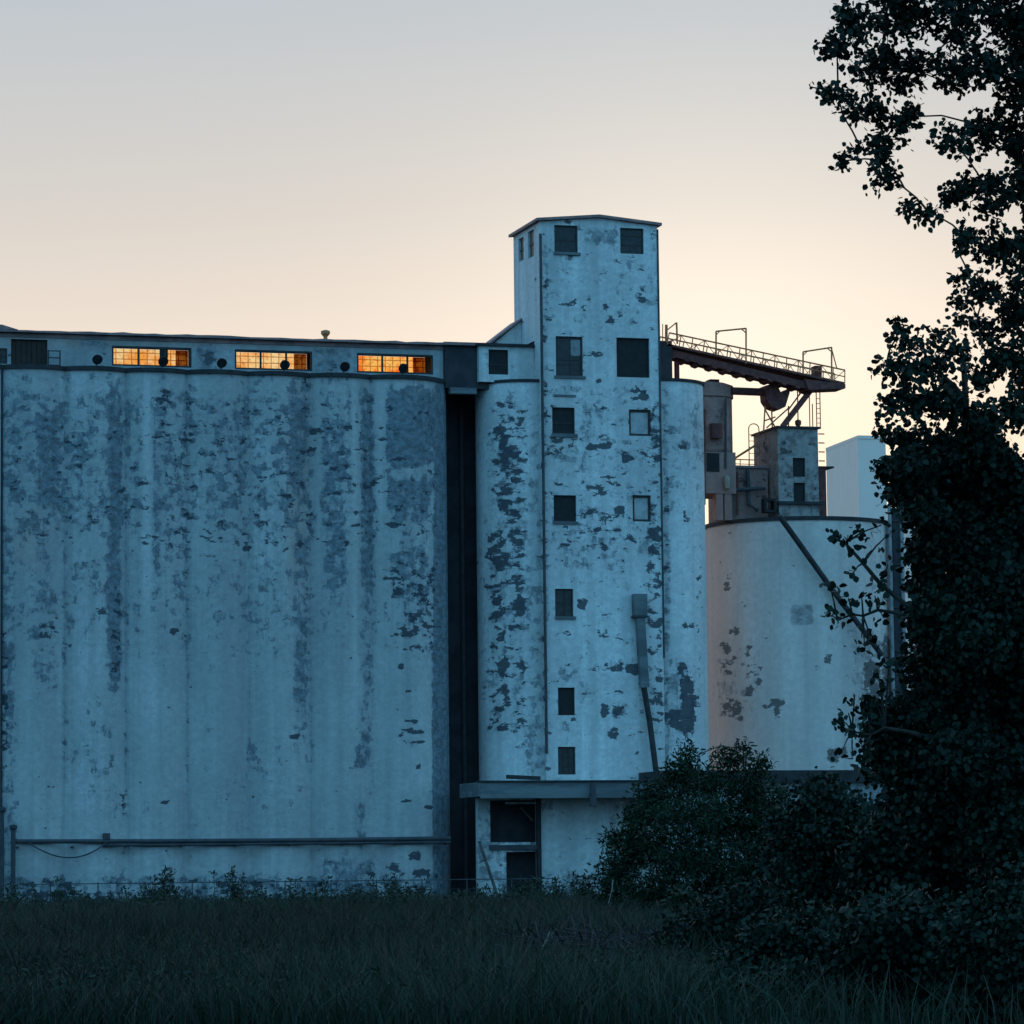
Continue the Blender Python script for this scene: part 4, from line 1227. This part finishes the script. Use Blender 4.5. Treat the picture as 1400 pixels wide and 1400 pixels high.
def crown(name_thing, base, clumps, leaf_size, mat, label, cat, group=None, spray_r=.22, per=8, limbs=True, bark='bark', shape=LEAF, droop=.5, trunk_r=.22, twigs=True, fork=None):
    """clumps: (centre, radii(3), sprays). trunk + limbs (one part) and foliage (one part)"""
    t = thing(name_thing, base, label, cat, group)
    P, T = [], []
    wood = MB()
    base = Vector(base)
    cs = [Vector(c) for c, r_, n_ in clumps]
    mid = sum(cs, Vector()) / len(cs)
    fk = Vector(fork) if fork is not None else Vector((base.x + (mid.x - base.x) * .3, base.y + (mid.y - base.y) * .3, base.z + (mid.z - base.z) * .55))
    for (c, r_, n_) in clumps:
        c = np.array(c, float)
        sp_ = c + ball(n_) * np.array(r_)
        tone = rng.uniform(0, 1)
        for s_ in sp_:
            k_ = max(2, int(rng.poisson(per)))
            P.append(s_ + rng.normal(size=(k_, 3)) * spray_r * .55)
            T.append(np.clip(rng.normal(tone * .6 + .2, .22, k_), 0, 1))
            if twigs and rng.uniform() < .55:
                wood.tube([c + (s_ - c) * .15, c + (s_ - c) * .6 + rng.normal(size=3) * .06, s_], .014, 3, .006, cap=False)
    leaves('foliage', np.concatenate(P), leaf_size, mat, t, shape, droop, np.concatenate(T))
    if limbs:
        # trunk, then every clump hangs on the nearest wood nearer the trunk
        pts_ = [base + Vector((0, 0, -.3)), base + (fk - base) * .5 + Vector((.12, .1, 0)), fk, fk + (mid - fk) * .35 + Vector((.1, 0, .8)), Vector((fk.x * .6 + mid.x * .4, fk.y * .6 + mid.y * .4, max(c.z for c in cs) - .3))]
        wood.tube(pts_, trunk_r, 10, trunk_r * .2)
        nod = []
        for i in range(len(pts_) - 1):
            for k_ in range(6):
                if i > 0 or k_ > 2: nod.append((pts_[i] + (pts_[i + 1] - pts_[i]) * k_ / 6, trunk_r * .3))
        ax = lambda c: min((c - n_[0]).length for n_ in nod)
        for c in sorted(cs, key=ax):
            j, rj = min(nod, key=lambda n_: (n_[0] - c).length + (.8 if n_[0].z > c.z + .3 else 0))
            ln = (c - j).length
            m_ = (j + c) / 2 + Vector((random.uniform(-.1, .1), random.uniform(-.1, .1), .12 * ln + random.uniform(-.05, .1)))
            rs = max(.016, min(rj * .75, .06))
            wood.tube([j, (j + m_) / 2 + Vector((0, 0, .03)), m_, c], rs, 6, max(.012, rs * .6))
            nod.append((c, max(.014, rs * .65)))
            nod.append((m_, rs * .8))
    wood.build('trunk', M[bark], t)
    return t


def pxc(px, py, D, rx, ry, rz, n):
    s = D / F_PX
    return (tuple(atd(px, py, D)), (rx * s, rz, ry * s), n)


U = random.uniform
# --- tall cottonwood at the right
D1 = 55.0
A = [(1172, 22, 34, 26), (1150, 62, 34, 22), (1232, 28, 50, 36), (1310, 20, 50, 36), (1385, 36, 48, 56), (1195, 92, 44, 30), (1252, 96, 44, 30), (1322, 92, 46, 34), (1392, 112, 40, 46),
     (1124, 122, 16, 8), (1146, 132, 22, 12), (1186, 152, 42, 20), (1232, 160, 26, 20), (1210, 190, 28, 16), (1204, 224, 12, 26), (1150, 220, 22, 9), (1178, 205, 18, 9), (1206, 252, 14, 8), (1214, 240, 8, 18),
     (1300, 190, 24, 26), (1352, 180, 40, 36), (1398, 190, 24, 50), (1240, 284, 9, 9), (1268, 288, 20, 14), (1306, 262, 20, 24), (1350, 262, 34, 40), (1396, 270, 26, 40),
     (1318, 322, 18, 22), (1356, 342, 30, 34), (1396, 350, 22, 36), (1313, 338, 9, 9), (1314, 380, 12, 12), (1342, 400, 22, 24), (1312, 408, 12, 10), (1388, 420, 30, 44), (1316, 432, 8, 8), (1344, 452, 20, 20), (1366, 488, 24, 26), (1396, 500, 24, 40), (1340, 512, 18, 20), (1384, 560, 30, 30),
     (1440, 60, 50, 60), (1470, 180, 60, 80), (1450, 320, 50, 80), (1470, 470, 60, 80), (1330, -30, 70, 40), (1430, -60, 80, 60), (1230, -20, 50, 25), (1540, 60, 60, 80), (1540, 250, 60, 90)]
cl = [pxc(x, y, D1 + U(-.9, .9), rx, ry, max(rx, ry) / 92 * U(.8, 1.2), max(5, int(rx * ry / (33 if y < 360 else 26)))) for x, y, rx, ry in A]
bx = atd(1505, 1300, D1)
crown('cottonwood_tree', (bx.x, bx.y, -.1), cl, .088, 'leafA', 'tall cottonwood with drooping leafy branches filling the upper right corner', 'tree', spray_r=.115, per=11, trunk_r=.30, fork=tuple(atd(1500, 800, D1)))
# --- second, lower and denser tree
D2 = 52.0
B = [(1228, 443, 10, 8), (1226, 462, 9, 10), (1252, 470, 16, 10), (1284, 458, 16, 12), (1212, 500, 12, 12), (1240, 505, 24, 20), (1276, 505, 26, 20), (1310, 480, 16, 16), (1212, 552, 14, 14), (1250, 550, 32, 26), (1298, 550, 30, 28), (1338, 570, 28, 30),
     (1206, 592, 10, 10), (1236, 596, 26, 20), (1284, 606, 40, 32), (1340, 620, 40, 36), (1214, 640, 18, 12), (1234, 670, 24, 20), (1250, 640, 34, 26), (1300, 660, 46, 42), (1360, 660, 46, 46), (1260, 700, 26, 22), (1300, 735, 50, 44), (1365, 730, 50, 56), (1268, 750, 22, 34),
     (1290, 800, 44, 44), (1360, 810, 54, 60), (1272, 850, 30, 40), (1320, 880, 54, 50), (1385, 890, 40, 60), (1270, 910, 34, 40), (1310, 950, 54, 46), (1370, 970, 50, 56), (1262, 975, 44, 36), (1210, 1000, 30, 26), (1240, 1040, 60, 40), (1320, 1040, 70, 50), (1390, 1060, 50, 60), (1430, 700, 50, 80), (1440, 880, 50, 80), (1450, 1050, 60, 80), (1195, 975, 14, 22),
     (1280, 1110, 80, 50), (1370, 1130, 70, 60)]
cl = [pxc(x, y, D2 + U(-.8, .8), rx, ry, max(rx, ry) / 70 * U(.8, 1.2), max(4, int(rx * ry / (10 if y > 610 else 27)))) for x, y, rx, ry in B]
bx = atd(1395, 1300, D2)
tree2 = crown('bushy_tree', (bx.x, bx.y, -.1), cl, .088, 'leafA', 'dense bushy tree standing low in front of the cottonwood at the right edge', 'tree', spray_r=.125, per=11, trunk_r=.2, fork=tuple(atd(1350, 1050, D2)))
# bare leading branches of that tree, reaching left across the pale silo
br = MB()
LP = []
def twig(pts, r, tips):
    v = [Vector(atd(x, y, D2 - .6 + dz)) for x, y, dz in pts]
    br.tube(v, r, 6, r * .4)
    for (x, y, n_) in tips:
        p = np.array(atd(x, y, D2 - .6))
        LP.append(p + rng.normal(size=(n_, 3)) * np.array([.075, .09, .055]))
        j = min(v, key=lambda q: (q - Vector(p)).length)
        br.tube([j, (j + Vector(p)) / 2 + Vector((0, 0, .03)), Vector(p)], .016, 4, .008, cap=False)
twig([(1275, 850, 0), (1240, 828, 0), (1205, 800, .1), (1180, 770, .1), (1155, 742, .2), (1142, 737, .2)], .045, [(1140, 737, 9), (1152, 738, 8), (1160, 755, 6), (1178, 725, 9), (1184, 733, 8), (1192, 752, 5), (1205, 718, 8), (1215, 730, 7), (1166, 784, 7), (1206, 796, 8), (1214, 772, 10), (1196, 790, 5)])
twig([(1260, 845, 0), (1225, 838, 0), (1200, 834, .1), (1180, 842, .1), (1165, 840, .2), (1145, 848, .2)], .032, [(1133, 842, 8), (1140, 826, 6), (1146, 852, 6), (1135, 802, 8), (1160, 818, 7), (1178, 815, 9), (1196, 815, 6), (1208, 822, 7), (1162, 838, 6), (1180, 860, 5), (1178, 872, 4), (1182, 884, 8), (1190, 875, 7), (1208, 845, 6)])
twig([(1280, 1010, 0), (1240, 1000, 0), (1210, 995, .1), (1190, 1005, .1), (1165, 1000, .2)], .035, [(1150, 985, 9), (1160, 975, 8), (1168, 960, 9), (1170, 1000, 10), (1155, 1005, 7), (1186, 975, 10), (1150, 1030, 8), (1165, 1035, 8), (1188, 1020, 10), (1195, 955, 9), (1205, 930, 10), (1215, 905, 12), (1200, 915, 8)])
br.build('branch', M['bark'], tree2, label='thin branches reaching left before the pale silo')
leaves('branch_leaves', np.concatenate(LP), .10, 'leafA', tree2)

# --- sumac bush in front of the shed
D3 = 105.0
C = [(940, 1040, 16, 24), (928, 1060, 24, 20), (1000, 1040, 26, 22), (1035, 1048, 22, 16), (1015, 1022, 10, 8), (965, 1075, 50, 26), (900, 1090, 40, 26), (870, 1120, 26, 24), (845, 1150, 22, 18), (1030, 1085, 44, 30), (940, 1120, 60, 36), (880, 1160, 50, 30), (1010, 1130, 60, 40), (1060, 1120, 40, 40), (850, 1190, 36, 26), (940, 1180, 70, 40), (1030, 1190, 70, 50), (830, 1215, 30, 20), (900, 1225, 60, 30), (990, 1240, 70, 40), (1080, 1180, 50, 50), (1086, 1230, 50, 40)]
cl = [pxc(x, y, D3 + U(-1.2, 1.2), rx, ry, max(rx, ry) / 60 * U(.9, 1.3), max(6, int(rx * ry / 9))) for x, y, rx, ry in C]
bx = atd(950, 1270, D3)
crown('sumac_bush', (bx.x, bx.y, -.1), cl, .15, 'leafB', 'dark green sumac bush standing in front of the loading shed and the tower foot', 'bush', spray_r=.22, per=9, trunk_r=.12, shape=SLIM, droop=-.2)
# --- dark shrubs filling the lower right
SH = [(1130, 1160, 120, 90, 80, 'broad dark shrub right of the sumac bush under the low dark roof'),
      (1270, 1190, 110, 100, 62, 'wide dark shrub under the dense bushy tree in the right half of the undergrowth'),
      (1400, 1200, 80, 120, 58, 'tall dark shrub at the right edge below the dense bushy tree'),
      (1020, 1280, 110, 70, 56, 'rounded dark shrub low in the middle of the undergrowth before the sumac'),
      (1110, 1335, 120, 85, 43, 'dark shrub at the bottom of the photo between the brush pile and the corner shrubs'),
      (1250, 1325, 120, 95, 40.5, 'nearest dark shrub spreading along the bottom right of the photo'),
      (1390, 1320, 100, 120, 39.5, 'dark shrub in the bottom right corner of the photo'),
      (1330, 1110, 110, 70, 95, 'dark shrub far behind the bushy tree at the foot of the pale far silo')]
for (x, y, rx, ry, D, lab) in SH:
    cl = []
    s = D / F_PX
    for i in range(26):
        a, q = U(0, 2 * math.pi), math.sqrt(U(0, 1))
        cl.append(pxc(x + rx * .8 * q * math.cos(a), y + ry * .8 * q * math.sin(a), D + U(-1, 1), rx * .36, ry * .36, rx * s * .35, int(70 + rx * .6)))
    bx = atd(x, y + ry, D)
    crown('shrub', (bx.x, bx.y, -.1), cl, .10 if D > 60 else .07, 'leafC', lab, 'shrub', 'dark shrubs in the undergrowth', spray_r=.17, per=8, trunk_r=.08)
# --- pale bush glimpse
cl = [pxc(x, y, 92, rx, ry, .5, int(rx * ry / 8)) for x, y, rx, ry in ((930, 1235, 18, 26), (955, 1250, 14, 24), (905, 1245, 12, 14), (925, 1270, 30, 16))]
bx = atd(930, 1285, 92)
crown('shrub', (bx.x, bx.y, -.1), cl, .12, 'weed', 'small lighter green shrub in front of the dark sumac bush', 'shrub', spray_r=.16, per=8, trunk_r=.04)

# --- weeds and grass
def blade_field(name, mat, n, d0, d1, h0, h1, w, amax=13, lean=.25, power=1.0, parent=None, xr=None):
    """clumps of narrow leaves scattered over the ground"""
    D = d0 * (d1 / d0) ** rng.uniform(0, 1, n) if power == 1.0 else d0 + (d1 - d0) * rng.uniform(0, 1, n) ** power
    az = YAW + np.radians(rng.uniform(-amax, amax, n))
    x, y = D * np.sin(az), D * np.cos(az)
    keep = ~((np.degrees(az - YAW) > 2.6) & (D < 54) & (rng.uniform(0, 1, n) > .25))
    D, x, y = D[keep], x[keep], y[keep]
    n = len(D)
    hh = rng.uniform(h0, h1, n) ** 1.0 * (1 + .3 * np.sin(x * .9 + 1 + np.sin(y * .31) * 2) * np.sin(y * .37 + x * .2)) * np.clip(.45 + D / 110, .5, 1.15)
    ang = rng.uniform(0, 2 * math.pi, n)
    ln = rng.uniform(0, 2 * lean, n) * hh
    wd = w * rng.uniform(.6, 1.4, n) * (1 + D / 120)
    z = np.full(n, -.15)
    la = rng.uniform(0, 2 * math.pi, n)
    dx, dy = np.cos(ang) * wd / 2, np.sin(ang) * wd / 2
    lx, ly = np.cos(la) * ln, np.sin(la) * ln
    V = np.zeros((n, 6, 3))
    for k_, (side_, t) in enumerate(((-1, 0), (1, 0), (.9, .55), (.12, 1), (-.12, 1), (-.9, .55))):
        V[:, k_, 0] = x + side_ * dx + lx * t * t
        V[:, k_, 1] = y + side_ * dy + ly * t * t
        V[:, k_, 2] = z + (hh + .15) * t * (1 - .15 * t * lean)
    tint = np.clip(rng.normal(.4, .25, n) + .4 * np.sin(x * .3 + np.sin(y * .2)) * np.sin(y * .11), 0, 1)
    ix = (np.arange(n)[:, None] * 6 + np.array([0, 1, 2, 5, 5, 2, 3, 4])[None, :]).ravel()
    return bulk(name, V.reshape(-1, 3), 4, ix, M[mat], parent, np.repeat(tint, 6))


o = blade_field('grass', 'weed', 350000, 38, 203, .15, .95, .013, lean=.5)
props(o, 'dark rough grass and low weeds covering the foreground field', 'grass', kind='stuff')
o = blade_field('dry_grass', 'dry', 45000, 38, 200, .4, 1.0, .013, lean=.3)
props(o, 'sparse dry stalks standing among the dark grass', 'grass', kind='stuff')
pa = []
for i in range(46):
    a0, D0, hm_ = YAW + R(U(-8.2, 2.6)), U(120, 197), U(.7, 2.0)
    k_ = int(60 + 60 * U(0, 1))
    aa = a0 + R(U(.12, .45)) * rng.normal(size=k_)
    dd = D0 + rng.normal(size=k_) * 1.5
    hh_ = hm_ * rng.uniform(.35, 1.0, k_) * np.exp(-((aa - a0) / R(.45)) ** 2)
    for a_, d_, h_ in zip(aa, dd, hh_):
        m_ = max(4, int(9 * h_))
        tt = rng.uniform(.1, 1, m_)
        pa.append(np.stack([d_ * math.sin(a_) + rng.normal(size=m_) * .13, d_ * math.cos(a_) + rng.normal(size=m_) * .13, tt * h_], 1))
o = leaves('weed_thicket', np.concatenate(pa), .17, 'weed', None, SLIM, -.3)
props(o, 'uneven thickets of tall weeds growing up against the wall foot', 'weeds', kind='stuff')
# leafy forbs as ground cover
n = 26000
Dd = 40 * (200 / 40) ** rng.uniform(0, 1, n)
az = YAW + np.radians(rng.uniform(-13, 11, n))
PP = []
for D, a in zip(Dd, az):
    hgt = U(.3, .85) * min(1.1, .5 + D / 130)
    k_ = 9
    t = rng.uniform(.1, 1, k_)
    p = np.stack([D * math.sin(a) + rng.normal(size=k_) * .12, D * math.cos(a) + rng.normal(size=k_) * .12, t * hgt], 1)
    PP.append(p)
PP = np.concatenate(PP)
o = leaves('weed_cover', PP, .075, 'weed', None, SLIM, .1)
props(o, 'leafy low weeds growing thickly among the foreground grass', 'weeds', kind='stuff')

# tall single weeds against the wall
TW = [(322, 1188, 1240, 185, 'tallest dark weed, pointed, before the middle of the silo bank'), (190, 1212, 1242, 190, None), (240, 1210, 1244, 188, None), (112, 1220, 1244, 192, None), (58, 1213, 1242, 190, None), (420, 1216, 1246, 187, None), (500, 1222, 1246, 186, None), (560, 1218, 1246, 188, None), (655, 1212, 1246, 185, None), (720, 1205, 1246, 182, None), (760, 1198, 1246, 180, None), (790, 1190, 1246, 178, None), (360, 1222, 1246, 190, None), (150, 1222, 1246, 189, None)]
for i in range(20):
    x_ = U(0, 820)
    TW.append((x_, U(1196, 1226) if U(0, 1) > .3 else U(1180, 1200), 1246, U(176, 196), None))
for (x, yt, yb, D, lab) in TW:
    b = atd(x, yb, D)
    ztop = atd(x, yt, D).z
    t = thing('tall_weed', (b.x, b.y, 0), lab or 'tall leafy weed standing in the grass along the foot of the white buildings', 'weed', 'tall weeds along the building foot')
    st = MB()
    P = []
    ns = 7 if lab else random.randint(2, 7)
    spr = .2 if lab else U(.14, .5)
    for i in range(ns):
        a = U(0, 6.28)
        q = U(0, .4) * spr / .2
        tp = Vector((b.x + math.cos(a) * q * 1.2, b.y + math.sin(a) * q, ztop * U(.45, 1.0) if i else ztop))
        st.tube([(b.x + math.cos(a) * q * .4, b.y + math.sin(a) * q * .4, -.2), tp], .02, 4, .008)
        m_ = 55
        tt = rng.uniform(.25, 1, m_)
        base_ = np.array([b.x, b.y, 0])
        P.append(base_ + (np.array(tp) - base_) * tt[:, None] + rng.normal(size=(m_, 3)) * np.array([spr, spr, .1]) * (1.25 - tt)[:, None])
    st.build('stem', M['bark'], t)
    leaves('foliage', np.concatenate(P), .2, 'weed', t, SLIM, -.2)

# brush pile with bare twigs
D5 = 58.0
bp0 = atd(850, 1330, D5)
bpile = thing('brush_pile', (bp0.x, bp0.y, 0), 'dark tangled heap of dead twigs in the grass left of the undergrowth', 'brush pile')
q = MB()
for i in range(600):
    c = Vector(atd(U(710, 950), U(1278, 1345), D5 + U(-1.5, 1.5)))
    d_ = Vector((random.gauss(0, 1), random.gauss(0, 1), random.gauss(0, .7))).normalized() * U(.2, .6)
    q.tube([c - d_, c + Vector((0, 0, U(-.08, .08))), c + d_], .013, 3, .006, cap=False)
q.build('twigs', M['twig'], bpile)
for (a, b) in (((752, 1274), (733, 1312)), ((838, 1203), (832, 1235)), ((700, 1320), (790, 1338)), ((735, 1305), (760, 1270))):
    A_, B_ = atd(*a, D5 - 1), atd(*b, D5 - 1)
    MB().tube([A_, (A_ + B_) / 2 + Vector((.02, 0, .03)), B_], .012, 4, .006).build('pale_twig', M['twig_pale'], bpile)

# ================================================================== LIGHT
SUN_AZ = YAW + R(3.2)
SUN_EL = R(3.0)
sd = Vector((math.sin(SUN_AZ) * math.cos(SUN_EL), math.cos(SUN_AZ) * math.cos(SUN_EL), math.sin(SUN_EL)))
L = bpy.data.lights.new('sun', 'SUN')
L.energy = 1.2
L.angle = R(.6)
L.color = (1.0, .58, .30)
lo = bpy.data.objects.new('sun', L)
COL.objects.link(lo)
lo.rotation_euler = sd.to_track_quat('Z', 'Y').to_euler()

W = bpy.data.worlds.new('World')
S.world = W
W.use_nodes = True
nt = W.node_tree
nt.nodes.clear()
out = nt.nodes.new('ShaderNodeOutputWorld')
bg = nt.nodes.new('ShaderNodeBackground')
sky = nt.nodes.new('ShaderNodeTexSky')
sky.sky_type = 'NISHITA'
sky.sun_disc = False
sky.sun_elevation = SUN_EL
sky.sun_rotation = SUN_AZ
sky.altitude = 100
sky.air_density = 1.0
sky.dust_density = 1.0
sky.ozone_density = 2.0
tc = nt.nodes.new('ShaderNodeTexCoord')
dirv = tc.outputs['Generated']
sep = N(nt, 'SeparateXYZ', ins={0: dirv}).outputs
elev = math_(nt, 'ARCSINE', sep[2])
dotn = N(nt, 'VectorMath', operation='DOT_PRODUCT', ins={0: dirv, 1: tuple(Vector((math.sin(SUN_AZ), math.cos(SUN_AZ), 0)))})
front = sstep(nt, dotn.outputs['Value'], -.5, .9)


def ramp(stops, hi):
    r_ = nt.nodes.new('ShaderNodeValToRGB')
    nt.links.new(math_(nt, 'DIVIDE', elev, R(hi)), r_.inputs[0])
    e_ = r_.color_ramp.elements
    while len(e_) > 1: e_.remove(e_[0])
    e_[0].position = stops[0][0] / hi
    e_[0].color = (*stops[0][1], 1)
    for d_, c_ in stops[1:]:
        q_ = e_.new(d_ / hi)
        q_.color = (*c_, 1)
    return r_.outputs[0]


FRONT = ramp([(0, (.98, .70, .46)), (5, (.95, .75, .54)), (8, (.82, .71, .615)), (10.5, (.63, .605, .575)), (13.5, (.49, .54, .585)), (22, (.34, .48, .62)), (45, (.26, .50, .78)), (90, (.21, .54, .88))], 90)
BACK = ramp([(0, (.21, .50, .80)), (10, (.21, .66, 1.06)), (30, (.22, .75, 1.24)), (60, (.22, .69, 1.14)), (90, (.22, .57, .94))], 90)
skyc = mix(nt, front, BACK, FRONT)
gd = Vector((math.sin(SUN_AZ) * math.cos(R(7.3)), math.cos(SUN_AZ) * math.cos(R(7.3)), math.sin(R(7.3))))
dg = N(nt, 'VectorMath', operation='DOT_PRODUCT', ins={0: dirv, 1: tuple(gd)}).outputs['Value']
ang = math_(nt, 'ARCCOSINE', math_(nt, 'MINIMUM', dg, .999999))
glow = math_(nt, 'EXPONENT', math_(nt, 'MULTIPLY', math_(nt, 'POWER', math_(nt, 'DIVIDE', ang, R(4.2)), 2.0), -1.0))
gc = mix(nt, glow, (0, 0, 0), (.21, .19, .145))
skyc = mix(nt, 1.0, skyc, gc, 'ADD')
nis = mix(nt, 1.0, sky.outputs[0], (.010, .010, .010), 'MULTIPLY')
skyc = mix(nt, 1.0, skyc, nis, 'ADD')
nt.links.new(skyc, bg.inputs[0])
bg.inputs[1].default_value = 1.0
nt.links.new(bg.outputs[0], out.inputs[0])

S.view_settings.view_transform = 'Standard'
S.view_settings.look = 'None'
S.view_settings.exposure = 0.0
S.view_settings.gamma = 1.0
S.render.engine = 'CYCLES'
S.cycles.max_bounces = 6
S.cycles.transparent_max_bounces = 12
